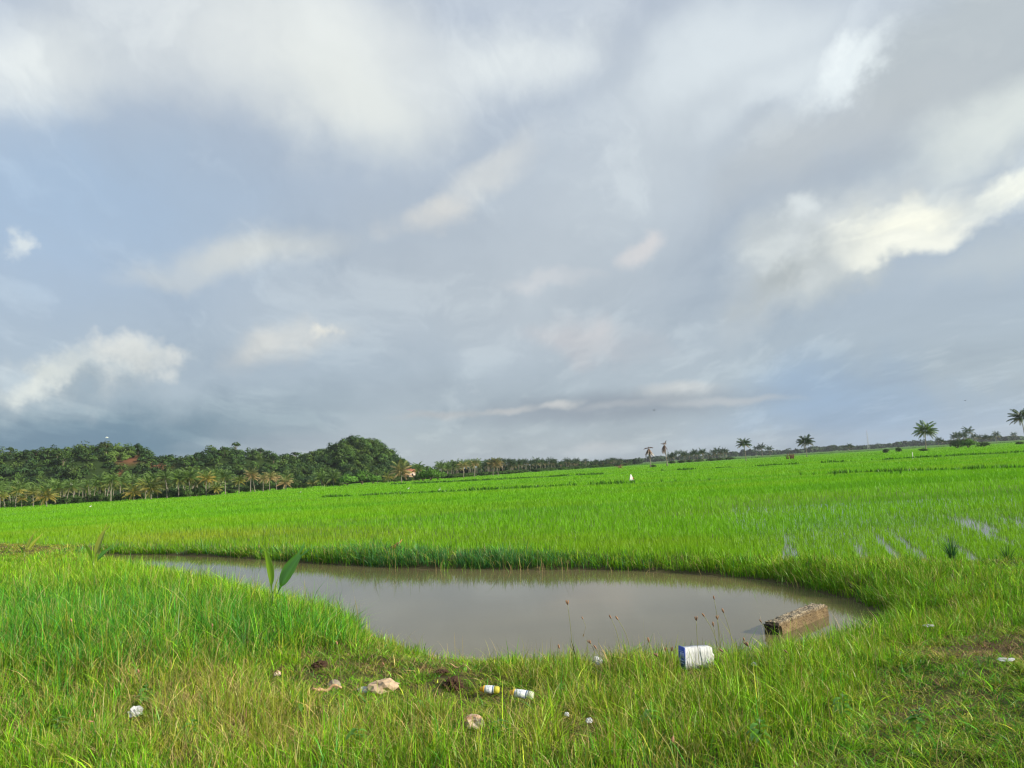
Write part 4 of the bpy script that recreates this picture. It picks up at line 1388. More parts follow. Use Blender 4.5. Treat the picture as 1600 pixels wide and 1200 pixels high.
bush_at("bush", 1496, 305, 1.3, "loose tall bush behind the left of the big round one", None, "round_bush", "bush", sz=1.6)
bush_at("bush", 1383, 280, .62, "small dark bush on the bund left of the big low palm", None, "small_bush", "bush", sz=.75)
bush_at("bush", 1404, 284, .5, "small pale bush between the dark bush and the big low palm", None, "small_bush", "bush", sz=.9)
bush_at("bush", 1592, 300, .6, "flat bush at the foot of the tall palm at the right edge", None, "small_bush", "bush", sz=.6)
bush_at("bush", 1019, 263, .45, "tiny dark bush at the foot of the dead pair's left palm", None, "small_bush", "bush", sz=.5)
bush_at("bush", 1443, 264, .9, "leafy undergrowth bush at the foot of the big low palm", None, "small_bush", "bush", sz=.5)


def build_far_trees():
    rs = np.random.default_rng(33)
    Vs, Fs, Cs, Ns = [], [], [], []; n = 0
    for k in range(520):
        px = rs.uniform(950, 1750); d = rs.uniform(1150, 1500)
        p = at_dist(px, d, -1.0)
        W = rs.uniform(10, 24)
        V, F, C, NN = crown_arrays(rs, W, rs.uniform(5, 10) * (1.0 + .35 * math.sin(px * .05)), 6, 60, 2.0, TD * rs.uniform(.8, 1.2))
        Vs.append(V + p); Fs.append(F + n); Cs.append(C); Ns.append(NN); n += len(V)
    for k in range(260):
        px = rs.uniform(640, 1000); d = np.interp(px, [640, 688, 850, 1000], [360, 380, 475, 610]) + rs.uniform(0, 60)
        p = at_dist(px, d, -1.0)
        V, F, C, NN = crown_arrays(rs, rs.uniform(5, 10), rs.uniform(4, 7.0), 6, 80, .8, TD * rs.uniform(.8, 1.2))
        Vs.append(V + p); Fs.append(F + n); Cs.append(C); Ns.append(NN); n += len(V)
    me = np_mesh("far_woods", np.concatenate(Vs), [np.concatenate(Fs)], np.concatenate(Cs), nrm=np.concatenate(Ns))
    tag(mobj("far_woods", me, M_TREE), "low far off woods fading blue along the horizon", "woods", kind="stuff")


build_far_trees()

# ------------------------------------------------------------------ small things in the field
WHITE = solid_mat("white_cloth", [(.3, (.78, .78, .76)), (.7, (.86, .86, .84))], scale=8, rough=.8, bump=.2, trans=.2)
STICK = solid_mat("dry_stick", [(.3, (.16, .11, .07)), (.7, (.3, .23, .15))], scale=30, rough=.9, use_col=True)
RED = solid_mat("red_cloth", [(.3, (.42, .09, .05)), (.7, (.5, .14, .07))], scale=8, rough=.8, bump=.2)
CONC_W = solid_mat("white_painted_post", [(.3, (.70, .70, .66)), (.7, (.8, .8, .77))], scale=6, rough=.8)


def build_scarecrow():
    p = at_dist(984, 84, -0.58)
    root = empty("scarecrow", p, .2)
    root.scale = (.75, .75, .8)
    tag(root, "white cloth scarecrow draped over a stick in the middle of the rice", "scarecrow")
    s = MB(); s.tube([(0, 0, 0), (.01, 0, .6), (.02, 0, 1.25)], .02, 6); s.tube([(-.22, 0, .95), (.02, 0, .98), (.28, 0, .93)], .015, 6)
    s.build("stick", STICK, root)
    # cloth: a bell of folds hung from the top of the stick
    n, k = 9, 28
    V = []; F = []
    for i in range(n):
        t = i / (n - 1)
        for j in range(k):
            a = j * 2 * PI / k
            r = (.035 + .27 * t ** .8) * (1 + .24 * t * math.sin(a * 5 + 1)) * (1 + .1 * math.sin(a * 2))
            V.append((r * math.cos(a) + .04 * t, .65 * r * math.sin(a), 1.27 - .78 * t - (.1 * math.sin(a * 3) * t)))
    for i in range(n - 1):
        for j in range(k):
            F.append((i * k + j, i * k + (j + 1) % k, (i + 1) * k + (j + 1) % k, (i + 1) * k + j))
    c = MB(); c.add(V, F); c.build("cloth", WHITE, root, smooth=True)
    r = MB()
    V = [(.22 + .16 * u, -.06 - .03 * v + .02 * math.sin(u * 5), .62 + .26 * v - .1 * u) for v in (0, .5, 1) for u in (0, .5, 1)]
    r.add(V, [(a, a + 1, a + 4, a + 3) for a in (0, 1, 3, 4)]); r.build("red_rag", RED, root)


build_scarecrow()


def build_post():
    p = at_dist(1424, 128, -0.6)
    root = empty("boundary_post", p)
    tag(root, "slim white boundary post standing in the rice below the big low palm", "post")
    b = MB(); b.tube([(0, 0, 0), (.0, 0, .6), (.02, 0, 1.12)], [.055, .053, .05], 8); b.build("shaft", CONC_W, root)
    c = MB(); c.tube([(.02, 0, 1.121), (.02, 0, 1.17)], [.066, .05], 8); c.build("cap", CONC_W, root)


build_post()


def build_mast():
    p = at_dist(1357, 1150, -0.6)
    root = empty("radio_mast", p)
    tag(root, "thin far off lattice radio mast on the right horizon", "mast")
    b = MB(); H = 25.0
    for a in range(3):
        c, s = math.cos(a * 2.094), math.sin(a * 2.094)
        b.tube([(1.6 * c, 1.6 * s, 0), (.35 * c, .35 * s, H)], .14, 5)
    for k in range(12):
        z0, z1 = H * k / 12, H * (k + 1) / 12
        r0, r1 = 1.6 - 1.25 * k / 12, 1.6 - 1.25 * (k + 1) / 12
        for a in range(3):
            c, s = math.cos(a * 2.094), math.sin(a * 2.094); c2, s2 = math.cos((a + 1) * 2.094), math.sin((a + 1) * 2.094)
            b.tube([(r0 * c, r0 * s, z0), (r1 * c2, r1 * s2, z1)], .07, 4, cap=False)
    b.build("lattice", solid_mat("mast_steel", [(.3, (.42, .42, .44)), (.7, (.55, .55, .56))], rough=.5), root)
    t = MB(); t.tube([(0, 0, H), (0, 0, H + 4)], .09, 5); t.build("antenna", solid_mat("mast_red", [(.3, (.45, .1, .08)), (.7, (.5, .16, .12))]), root)


build_mast()


def build_stumps():
    p = at_dist(1236, 262, -0.5)
    root = empty("palm_stump", p)
    tag(root, "brown withered stump cluster on the bund left of the full crowned palm", "stump")
    m_ = MB()
    for k in range(9):
        a = k * .7; r = .25 + .8 * random.random()
        x, y = r * math.cos(a) * 1.5, r * math.sin(a)
        m_.tube([(x, y, 0), (x * 1.15, y * 1.1, .8), (x * 1.35, y * 1.2, random.uniform(1.1, 2.3))], [.2, .16, .07], 6, np.array((.55, .35, .28)) * random.uniform(.7, 1.2))
    m_.build("stump", STICK, root)
    c = MB()
    for k in range(10):
        frond(c, np.array([random.uniform(-.9, .9), random.uniform(-.5, .5), 1.2]), random.uniform(0, 6.3), random.uniform(-.3, .9), 1.3, 1.4, DEADP * random.uniform(.6, 1.1), 8, .09)
    c.build("dead_fronds", M_PALM, root)
    p = at_dist(968, 300, -0.4)
    root = empty("dry_bush", p)
    tag(root, "reddish brown dried bush on the far bund left of the dead palms", "dry bush")
    c = MB()
    for k in range(26):
        frond(c, np.array([random.uniform(-.9, .9), random.uniform(-.4, .4), random.uniform(0, .7)]), random.uniform(0, 6.3), random.uniform(.2, 1.3), 1.3, 1.2, np.array((.26, .10, .07)) * random.uniform(.6, 1.3), 8, .1)
    c.build("dead_leaves", M_PALM, root)
    s = MB()
    for k in range(5):
        s.tube([(random.uniform(-.4, .4), 0, 0), (random.uniform(-.7, .7), 0, .9)], [.06, .03], 5)
    s.build("stems", STICK, root)


build_stumps()


def build_birds():
    m_ = solid_mat("bird_feathers", [(.3, (.75, .75, .74)), (.7, (.85, .85, .84))], rough=.8, bump=0)
    md = solid_mat("dark_feathers", [(.3, (.04, .04, .045)), (.7, (.07, .07, .07))], rough=.8, bump=0)
    for px, py, d, mt, lb in [(167, 684, 150, m_, "tiny white bird flying above the left hill"), (1022, 641, 190, md, "tiny dark bird flying in front of the low clouds"),
                              (1508, 626, 210, md, "tiny dark bird flying high over the right horizon")]:
        r = ray(px, py); p = C0 + r * (d / r[1])
        b = MB()
        t = np.linspace(0, 1, 7)
        b.tube(np.stack([-.3 + .6 * t, 0 * t, .02 * np.sin(t * 3)], -1), .075 * np.sin(PI * (t * .9 + .05)) + .008, 7)
        V = []; F = []
        for sg in (-1, 1):
            q = len(V)
            V += [(.12, sg * .05, .04), (-.1, sg * .05, .04), (-.05, sg * .32, .17), (.12, sg * .32, .18), (-.1, sg * .68, .1), (-.02, sg * .7, .1)]
            F += [(q, q + 1, q + 2, q + 3), (q + 3, q + 2, q + 4, q + 5)]
        b.add(V, F); b.add([(-.28, -.02, 0), (-.28, .02, 0), (-.46, .07, .01), (-.46, -.07, .01)], [(0, 1, 2, 3)])
        o = b.build("bird", mt, None, p)
        o.rotation_euler = (.1, 0, random.uniform(0, 1.2))
        tag(o, lb, "bird")


build_birds()


def egret(px, d, label):
    p = at_dist(px, d, -0.52)
    root = empty("white_egret", p, random.uniform(-.6, .6))
    root.scale = (.62, .62, .62)
    tag(root, label, "egret", "white egrets dotted over the rice")
    b = MB(); t = np.linspace(0, 1, 9)
    b.tube(np.stack([-.26 + .5 * t, 0 * t, .36 + .09 * t], -1), .105 * np.sin(PI * (t * .92 + .04)) + .008, 9)
    s = np.linspace(0, 1, 10)
    b.tube(np.stack([.2 + .08 * np.sin(s * 5), 0 * s, .43 + .36 * s], -1), .035 * (1 - .35 * s), 7)
    b.tube([(.16, 0, .79), (.22, 0, .80), (.28, 0, .79)], [.025, .036, .02], 7)
    b.build("body", WHITE, root, smooth=True)
    k = MB(); k.tube([(.28, 0, .79), (.40, 0, .775)], [.014, .004], 5); k.build("beak", RED, root)
    for sy in (-.04, .04):
        l = MB(); l.tube([(.02, sy, .36), (.0, sy, .18), (.01, sy, -.05)], .012, 5); l.build("leg", STICK, root)


for px, d, lb in [(469, 150, "white egret in the rice below the dry palms"), (637, 118, "white egret in the rice below the house"), (141, 130, "white egret in the rice before the grove"),
                  (685, 96, "white egret on the near bund right of the house")]:
    egret(px, d, lb)

# ------------------------------------------------------------------ things on the bank
def build_block():
    A = np.array([3.32, 10.98]); Bp = np.array([3.51, 10.97]); Cc = np.array([4.63, 12.09])
    ax = (Cc - Bp); Ln = np.linalg.norm(ax); ax /= Ln
    wd = 0.27
    root = empty("concrete_pile", (Bp[0], Bp[1], WZ), math.atan2(ax[1], ax[0]))
    tag(root, "broken square concrete pile lying half sunk in the pond", "concrete pile")
    bm = bmesh.new()
    bmesh.ops.create_cube(bm, size=1)
    bmesh.ops.scale(bm, vec=(Ln, wd, .34), verts=bm.verts)
    bmesh.ops.bevel(bm, geom=bm.edges[:], offset=.034, segments=3, affect="EDGES")
    bmesh.ops.triangulate(bm, faces=bm.faces[:])
    for _ in range(5):
        es = [e for e in bm.edges if e.calc_length() > .05]
        if es: bmesh.ops.subdivide_edges(bm, edges=es, cuts=1)
        bmesh.ops.triangulate(bm, faces=[f_ for f_ in bm.faces if len(f_.verts) > 3])
    bm.normal_update()
    for v in bm.verts:
        x, y, z = v.co
        nn = (float(vn(np.array([x * 26 + y * 13]), np.array([y * 26 + z * 26]), 2)[0]) - .5)
        am = .034 if (z > .12) else .014
        if x < -Ln / 2 + .06: am = .03
        v.co += v.normal * nn * am
        if z > .1 and x < -Ln / 2 + .3: v.co.z -= .018 * float(vn(np.array([x * 9]), np.array([y * 9]), 6)[0])
    bmesh.ops.translate(bm, verts=bm.verts, vec=(Ln / 2, wd / 2, .0))
    me = bpy.data.meshes.new("beam"); bm.to_mesh(me); bm.free()
    mt, nt, out = new_mat("weathered_concrete")
    tc = nd(nt, "ShaderNodeTexCoord"); L = nt.links.new
    n1 = nd(nt, "ShaderNodeTexNoise"); n1.inputs["Scale"].default_value = 7; n1.inputs["Detail"].default_value = 8; n1.inputs["Roughness"].default_value = .65
    vo = nd(nt, "ShaderNodeTexVoronoi"); vo.inputs["Scale"].default_value = 42
    L(tc.outputs["Object"], n1.inputs["Vector"]); L(tc.outputs["Object"], vo.inputs["Vector"])
    r1 = nd(nt, "ShaderNodeValToRGB"); e = r1.color_ramp.elements
    e[0].position = .3; e[0].color = (.085, .058, .026, 1); e[1].position = .72; e[1].color = (.225, .16, .078, 1)
    L(n1.outputs["Fac"], r1.inputs[0])
    r2 = nd(nt, "ShaderNodeValToRGB"); e = r2.color_ramp.elements   # exposed stones on the broken top
    e[0].position = .25; e[0].color = (.07, .055, .035, 1); e[1].position = .75; e[1].color = (.36, .30, .20, 1)
    L(vo.outputs["Color"], r2.inputs[0])
    sep = nd(nt, "ShaderNodeSeparateXYZ"); L(tc.outputs["Object"], sep.inputs[0])
    ad = nd(nt, "ShaderNodeMath", operation="MULTIPLY_ADD"); L(n1.outputs["Fac"], ad.inputs[0]); ad.inputs[1].default_value = .07; L(sep.outputs[2], ad.inputs[2])
    mr = nd(nt, "ShaderNodeMapRange"); mr.inputs[1].default_value = .165; mr.inputs[2].default_value = .195; L(ad.outputs[0], mr.inputs[0])
    mx = nd(nt, "ShaderNodeMix", data_type="RGBA"); L(mr.outputs[0], mx.inputs[0]); L(r1.outputs[0], mx.inputs[6]); L(r2.outputs[0], mx.inputs[7])
    # broken end darkened: its stain, and the side's shade put into the colour
    m3 = nd(nt, "ShaderNodeMapRange"); m3.inputs[1].default_value = .035; m3.inputs[2].default_value = .0; L(sep.outputs[0], m3.inputs[0])
    mx2 = nd(nt, "ShaderNodeMix", data_type="RGBA"); L(m3.outputs[0], mx2.inputs[0]); L(mx.outputs[2], mx2.inputs[6]); mx2.inputs[7].default_value = (.016, .012, .009, 1)
    b = nd(nt, "ShaderNodeBsdfPrincipled"); b.inputs["Roughness"].default_value = .9; L(mx2.outputs[2], b.inputs["Base Color"])
    bp_ = nd(nt, "ShaderNodeBump"); bp_.inputs["Strength"].default_value = .8; bp_.inputs["Distance"].default_value = .02
    L(vo.outputs["Distance"], bp_.inputs["Height"]); L(bp_.outputs[0], b.inputs["Normal"]); L(b.outputs[0], out.inputs["Surface"])
    mobj("beam", me, mt, root)
    root.rotation_euler[0] = math.radians(-3)
    # rusty bar ends at the broken face
    k = 0
    rust = solid_mat("rusty_bar", [(.3, (.02, .012, .008)), (.7, (.05, .03, .02))], scale=60, rough=.9)
    for y, z in ((.06, .09), (.2, .1)):
        r = MB(); r.tube([(-.035, y, z), (.05, y, z)], .008, 6); r.build("steel_bar", rust, root)


build_block()


def build_box():
    """torn foam packing block with ribbed face and a blue printed end"""
    g = ground_at(1090, 1046)
    d = g[1]
    px = d / FPX * 1.0
    root = empty("foam_box", (g[0], g[1], g[2] + .02), math.radians(17))
    root.scale = (.80, .80, .82)
    tag(root, "white ribbed foam box with a blue printed end at the water's edge", "box")
    foam = solid_mat("white_foam", [(.36, (.30, .32, .33)), (.5, (.54, .56, .57)), (.75, (.64, .66, .66))], scale=9, rough=.75, bump=.25, bdist=.003)
    mpn = foam.node_tree.nodes.new("ShaderNodeMapping"); mpn.inputs["Scale"].default_value = (6.0, 3.0, .55)      # grime runs down the ribs
    tcn = [q_ for q_ in foam.node_tree.nodes if q_.type == "TEX_COORD"][0]; nzn = [q_ for q_ in foam.node_tree.nodes if q_.type == "TEX_NOISE"][0]
    foam.node_tree.links.new(tcn.outputs["Object"], mpn.inputs[0]); foam.node_tree.links.new(mpn.outputs[0], nzn.inputs["Vector"])
    blue = solid_mat("blue_print", [(.3, (.035, .075, .36)), (.7, (.06, .12, .48))], scale=14, rough=.6, bump=.05)
    pale = solid_mat("pale_blue_print", [(.3, (.30, .38, .66)), (.7, (.42, .5, .75))], scale=20, rough=.6, bump=0)
    W, Hh, Dp = .40, .245, .13
    b = MB()
    nr = 15
    top = [(0.0, Hh)] + [(.5, Hh + .0)] + [(.93, Hh - .006), (.945, Hh - .075), (.97, Hh - .085), (1.0, Hh - .10)]
    xs = np.linspace(0, W, nr * 4 + 1)
    zt = np.interp(xs / W, [a for a, _ in top], [c for _, c in top])
    fr = .0012 * (np.abs(((np.arange(len(xs)) + 2) % 4) - 2) - 1) + np.random.default_rng(3).normal(0, .0006, len(xs))
    rows = [0, .25, .5, .75, 1]
    V = []
    for t in rows:
        for x, z, r in zip(xs, zt, fr): V.append((x - W / 2, -Dp / 2 - r * (1 if t < 1 else .2), z * t))
    for t in rows:
        for x, z, r in zip(xs, zt, fr): V.append((x - W / 2, Dp / 2, z * t))
    n = len(xs); R_ = len(rows)
    F = []
    for j in range(R_ - 1):
        for i in range(n - 1):
            a = j * n + i; F.append((a, a + 1, a + n + 1, a + n))
            c = R_ * n + j * n + i; F.append((c + 1, c, c + n, c + n + 1))
    o = (R_ - 1) * n
    for i in range(n - 1):
        F.append((o + i, o + i + 1, R_ * n + o + i + 1, R_ * n + o + i)); F.append((i + 1, i, R_ * n + i, R_ * n + i + 1))
    for j in range(R_ - 1):
        a = j * n; F.append((a + n, a, R_ * n + a, R_ * n + a + n))
        a = j * n + n - 1; F.append((a, a + n, R_ * n + a + n, R_ * n + a))
    b.add(V, F); b.build("ribbed_body", foam, root)
    e = MB(); e.box((-W / 2 - .012, -Dp / 2 - .012, -.003), (-W / 2 - .003, Dp / 2 + .01, Hh + .012))
    ep = e.build("end_panel", blue, root)
    q = MB()
    x = -W / 2 - .0145
    for (y0, y1, z0, z1) in [(-.055, -.03, .13, .19), (-.02, -.005, .13, .19), (.005, .03, .13, .19), (-.05, .04, .09, .105), (-.05, .02, .06, .075), (-.05, .05, .2, .206)]:
        q.box((x, y0, z0), (x + .003, y1, z1))
    q.build("printing", pale, ep)
    root.rotation_euler[1] = math.radians(3)


build_box()


def bottle(px, py, Ln, R, rz, tilt, label, body_cols, end_col):
    g = ground_at(px, py)
    z = float(ground_h(np.array([g[0]]), np.array([g[1]]))[0])
    root = empty("plastic_bottle", (g[0], g[1], z + R + .035), rz)
    root.rotation_euler[1] = tilt
    tag(root, label, "bottle", "yellow capped plastic bottles in the grass")
    yel = solid_mat("yellow_cap", [(.3, (.70, .36, .02)), (.7, (.80, .46, .04))], rough=.35, bump=0)
    lab = solid_mat("bottle_label", [(.40, (.34, .40, .47)), (.5, (.68, .72, .74)), (.8, (.82, .84, .83))], scale=26, rough=.4, bump=0, detail=2)
    clr = solid_mat("bottle_end", [(.3, end_col), (.7, tuple(min(1, v * 1.25) for v in end_col))], scale=12, rough=.2, bump=0, trans=.3)
    ring = solid_mat("label_band", [(.3, (.08, .14, .25)), (.7, (.16, .24, .36))], scale=20, rough=.4, bump=0)
    k = 20
    h = Ln / 2
    b = MB(); b.tube([(-h + .035, 0, 0), (-h + .04, 0, 0), (h - .05, 0, 0)], [R * .94, R, R], k); b.build("label_sleeve", lab, root, smooth=False)
    s = MB(); x = np.array([h - .0495, h - .03, h - .012, h - .003, h]); s.tube(np.stack([x, 0 * x, 0 * x], -1), [R * .985, R * .97, R * .9, R * .7, R * .45], k); s.build("base", clr, root)
    c = MB(); x = np.array([-h - .012, -h - .008, -h + .01, -h + .022, -h + .0345]); c.tube(np.stack([x, 0 * x, 0 * x], -1), [R * .45, R * .55, R * .6, R * .9, R * .95], k); c.build("cap", yel, root)
    r = MB(); r.tube([(h - .066, 0, 0), (h - .052, 0, 0)], R * 1.006, k, cap=False); r.build("band", ring, root)


bottle(767, 1090, .175, .036, math.radians(-12), math.radians(3), "smaller yellow capped bottle with a pale label and yellow base", None, (.62, .58, .08))
bottle(817, 1098, .205, .036, math.radians(-20), math.radians(5), "longer white bottle with yellow cap and dark band, nearer the concrete pile", None, (.6, .66, .5))


def crumple(name, px, py, size, squash, mat, label, cat, seed, lift=.03, rz=0.0, amp=.45, sub=3, group=None, fold=1.7, elong=1.0, tilt=0.0):
    """a crushed bag, sheet or clod: a ball folded by ridged noise"""
    g = ground_at(px, py)
    z = float(ground_h(np.array([g[0]]), np.array([g[1]]))[0])
    bm = bmesh.new()
    bmesh.ops.create_icosphere(bm, subdivisions=sub, radius=1)
    V = np.array([v.co[:] for v in bm.verts])
    q = V * fold
    r1 = np.abs(fbm(q[:, 0] + q[:, 2] * .7 + seed, q[:, 1] - q[:, 2] * .4 + seed * 2, seed, 2) - .5) * 2
    r2 = vn(q[:, 0] * 2.3 + 9 + seed, q[:, 2] * 2.3 + q[:, 1], seed + 5)
    s = 1 - amp * r1 * 1.4 - amp * .5 * r2
    for v, k in zip(bm.verts, s):
        v.co = Vector((v.co.x * k * size * elong, v.co.y * k * size, v.co.z * k * size * squash))
        if v.co.z < -size * squash * .35: v.co.z = -size * squash * .35
    me = bpy.data.meshes.new(name); bm.to_mesh(me); bm.free()
    o = mobj(name, me, mat, None, (g[0], g[1], z + size * squash * .35 + lift))
    o.rotation_euler = (0, tilt, rz)
    return tag(o, label, cat, group)


CARD = solid_mat("crumpled_paper_bag", [(.3, (.42, .30, .19)), (.55, (.54, .41, .28)), (.8, (.60, .48, .34))], scale=9, rough=.85, bump=.5, bdist=.01, trans=.1)
CARD2 = solid_mat("stained_paper", [(.38, (.40, .16, .07)), (.5, (.50, .36, .25)), (.7, (.62, .55, .46))], scale=7, rough=.8, bump=.5, bdist=.01)
HUSK = solid_mat("dark_coconut_husk", [(.3, (.03, .016, .01)), (.7, (.10, .055, .03))], scale=40, rough=.95, bump=1, bdist=.02)
PLAS = solid_mat("thin_white_plastic", [(.3, (.66, .68, .70)), (.7, (.80, .81, .82))], scale=14, rough=.35, bump=.4, bdist=.01, trans=.35)
STONE = solid_mat("grey_brown_shell", [(.3, (.16, .13, .10)), (.7, (.32, .27, .21))], scale=18, rough=.8)
crumple("paper_bag", 600, 1079, .155, .62, CARD, "large crumpled tan paper bag lying in the short grass", "paper bag", 3, lift=.0, amp=.5, elong=1.25, rz=.3, sub=3)
crumple("paper_bag", 570, 1082, .07, .7, PLAS, "small pale plastic wrapper tucked behind the left of the tan paper bag", "wrapper", 8, lift=.0)
crumple("paper_bag", 742, 1140, .10, .8, CARD2, "smaller crumpled paper bag with an orange stain, below the bottles", "paper bag", 5, lift=.02, amp=.5, sub=3)
crumple("coconut_husk", 708, 1079, .125, .8, HUSK, "dark brown coconut husk between the tan paper bag and the bottles", "coconut husk", 4, lift=.0, amp=.5, sub=4, fold=2.6)
crumple("old_coconut", 522, 1076, .075, .85, STONE, "grey brown old coconut beside the broken stick at the left of the litter", "coconut", 6, lift=.0, amp=.15)
crumple("plastic_bag", 212, 1128, .075, 1.0, PLAS, "crushed white plastic bag in the straw coloured grass at lower left", "plastic bag", 7, lift=.05, amp=.6, sub=3, fold=2.0)
crumple("plastic_bag", 934, 1046, .07, 1.0, PLAS, "pointed white plastic scrap in the tall grass left of the foam box", "plastic scrap", 9, lift=.06, amp=.6, fold=2.2, tilt=.6)
crumple("plastic_bag", 887, 1139, .026, .9, PLAS, "tiny pale plastic scrap, left one of two in the lower tall grass", "plastic scrap", 10, lift=.09, amp=.5)
crumple("plastic_bag", 922, 1150, .03, .9, PLAS, "pale plastic scrap, right one of two in the lower tall grass", "plastic scrap", 11, lift=.09, amp=.5)
crumple("plastic_bag", 1180, 1056, .032, .8, PLAS, "white plastic scrap in the grass below the concrete pile", "plastic scrap", 12, lift=.09, amp=.4)
crumple("plastic_bag", 1575, 1042, .06, .3, PLAS, "flat white plastic scrap by the bare soil at the right edge", "plastic scrap", 13, lift=.05, amp=.5, elong=1.6, rz=-.2)
crumple("plastic_bag", 1451, 986, .055, .35, PLAS, "dull flat plastic scrap in the turf right of the pond's tip", "plastic scrap", 14, lift=.05, amp=.5, elong=1.4, rz=-.3)
crumple("plastic_bag", 434, 1066, .045, .9, CARD2, "small pinkish wrapper in the grass left of the old coconut", "wrapper", 15, lift=.07, amp=.5)
crumple("dirt_clod", 500, 1046, .10, .5, HUSK, "brown clod of roots in the grass above the old coconut", "clod", 16, lift=.03, amp=.5, sub=4, fold=2.6)
crumple("dirt_clod", 690, 1053, .09, .45, HUSK, "brown clod of roots beside the thin twig near the pond", "clod", 17, lift=.0, amp=.5, sub=4, fold=2.6)


def stick(name, px, py, Ln, R, rz, tilt, label, cat, c=(1, 1, 1), bend=.06, lift=.06, fork=False):
    g = ground_at(px, py)
    z = float(ground_h(np.array([g[0]]), np.array([g[1]]))[0])
    t = np.linspace(-.5, .5, 9)
    b = MB()
    b.tube(np.stack([t * Ln, bend * Ln * np.cos(t * 4), .02 * np.sin(t * 9)], -1), R * (1.1 - .5 * (t + .5)), 7, c)
    if fork:
        b.tube([(-.5 * Ln + .02, bend * Ln * -.4, 0), (-.5 * Ln - .05, -.05, .05)], [R, R * .5], 6, c)
        b.tube([(-.5 * Ln + .02, bend * Ln * -.4, 0), (-.5 * Ln - .07, .0, .03)], [R, R * .5], 6, c)
    o = b.build(name, STICK, None, (g[0], g[1], z + lift))
    o.rotation_euler = (0, tilt, rz)
    tag(o, label, cat)


stick("broken_stick", 516, 1084, .22, .016, .25, -.1, "pale pinkish broken stick with splayed end below the old coconut", "stick", (2.0, 1.7, 1.5), fork=True, lift=.05)
stick("twig", 720, 1056, .24, .006, -.35, .1, "thin pale twig above the coconut husk", "twig", (1.9, 1.7, 1.3), lift=.09)
g = at_z(618, 862, -0.35)


def build_driftwood():
    p = at_z(618, 857, -0.38)
    root = empty("dead_stump", p, .3)
    root.scale = (.55, .55, .55)
    tag(root, "brown broken palm butt lying on the far bank of the pond", "palm butt")
    b = MB()
    b.tube([(-.3, 0, .0), (0, .02, .12), (.22, 0, .30)], [.10, .12, .05], 9, (1.0, .62, .42))
    b.build("butt", STICK, root)
    c = MB()
    for k in range(5):
        b2 = .1 * k
        c.tube([(.0 + b2 * .3, .02 * k - .04, .12), (.2 + b2 * .5, .05 * k - .1, .34 + .03 * k)], [.05, .012], 6, np.array((1.3, .85, .6)) * (0.8 + .1 * k))
    c.build("frond_bases", STICK, root)


build_driftwood()

# coconut seedlings
def seed_leaf(mb, base, az, e0, L, W, bend, col, bifid=True, fold=.25, roll=1.1):
    n = 14
    s = np.linspace(0, 1, n)
    ang = e0 - bend * s ** 1.5
    rr = np.concatenate([[0], np.cumsum(np.cos(ang[:-1]) * L / (n - 1))]); zz = np.concatenate([[0], np.cumsum(np.sin(ang[:-1]) * L / (n - 1))])
    hd = np.array([math.cos(az), math.sin(az), 0]); sd = np.array([-math.sin(az), math.cos(az), 0])
    P = base + rr[:, None] * hd + zz[:, None] * np.array([0, 0, 1.])
    up = np.stack([-np.sin(ang)[:, None] * hd[None] + np.cos(ang)[:, None] * np.array([0, 0, 1.])[None]], 0)[0]
    pet = .3
    sd0 = sd
    prof = np.where(s < pet, .09, np.sin(PI * np.clip((s - pet) / (1 - pet), 0, 1) ** .72 * .93 + .07) * .93 + .07)
    half = np.array([0, .33, .66, 1.0])
    V = []; C = []
    m_ = 7
    for i in range(n):
        for j in range(-3, 4):
            u = abs(j) / 3 * np.sign(j)
            cut = 0
            wd_ = sd0 * math.cos(roll) + up[i] * math.sin(roll); nn_ = up[i] * math.cos(roll) - sd0 * math.sin(roll)
            off = wd_ * u * W * prof[i] + nn_ * (abs(u) * fold * W * prof[i] + (.012 * W / .05) * ((abs(j) % 2) * .35) * (prof[i] > .15))
            q = P[i] + off
            if bifid and i == n - 1: q = P[i] + wd_ * u * W * .75 + (P[i] - P[i - 1]) * (1.6 * abs(u))
            V.append(q); C.append(np.asarray(col) * (1.5 if j == 0 else 1.0) * (1.0 if s[i] < .9 else 1.15))
    F = [(i * m_ + j, i * m_ + j + 1, (i + 1) * m_ + j + 1, (i + 1) * m_ + j) for i in range(n - 1) for j in range(m_ - 1) if not (bifid and i == n - 2 and j in (2, 3))]
    mb.add(V, F, None, np.array(C))


def seedling(px, py, label, leaves, s=1.0):
    g = ground_at(px, py)
    z = float(ground_h(np.array([g[0]]), np.array([g[1]]))[0])
    root = empty("coconut_seedling", (g[0], g[1], z))
    root.scale = (s, s, s)
    tag(root, label, "seedling", "coconut seedlings sprouting from the bank")
    n = MB(); t = np.linspace(0, 1, 8)
    n.tube(np.stack([-.09 + .18 * t, 0 * t, .05 + 0 * t], -1), .075 * np.sin(PI * (t * .9 + .05)), 10); n.build("nut", HUSK, root)
    st = MB(); st.tube([(0, 0, .06), (.0, 0, .2), (.005, 0, .36)], [.026, .022, .014], 8, (.17, .27, .03)); st.build("stem", M_SEEDLING, root)
    for (az, e0, L, W, bend, c) in leaves:
        b = MB(); seed_leaf(b, np.array([0, 0, .2]), math.radians(az), math.radians(e0), L, W, bend, c); b.build("leaf", M_SEEDLING, root)


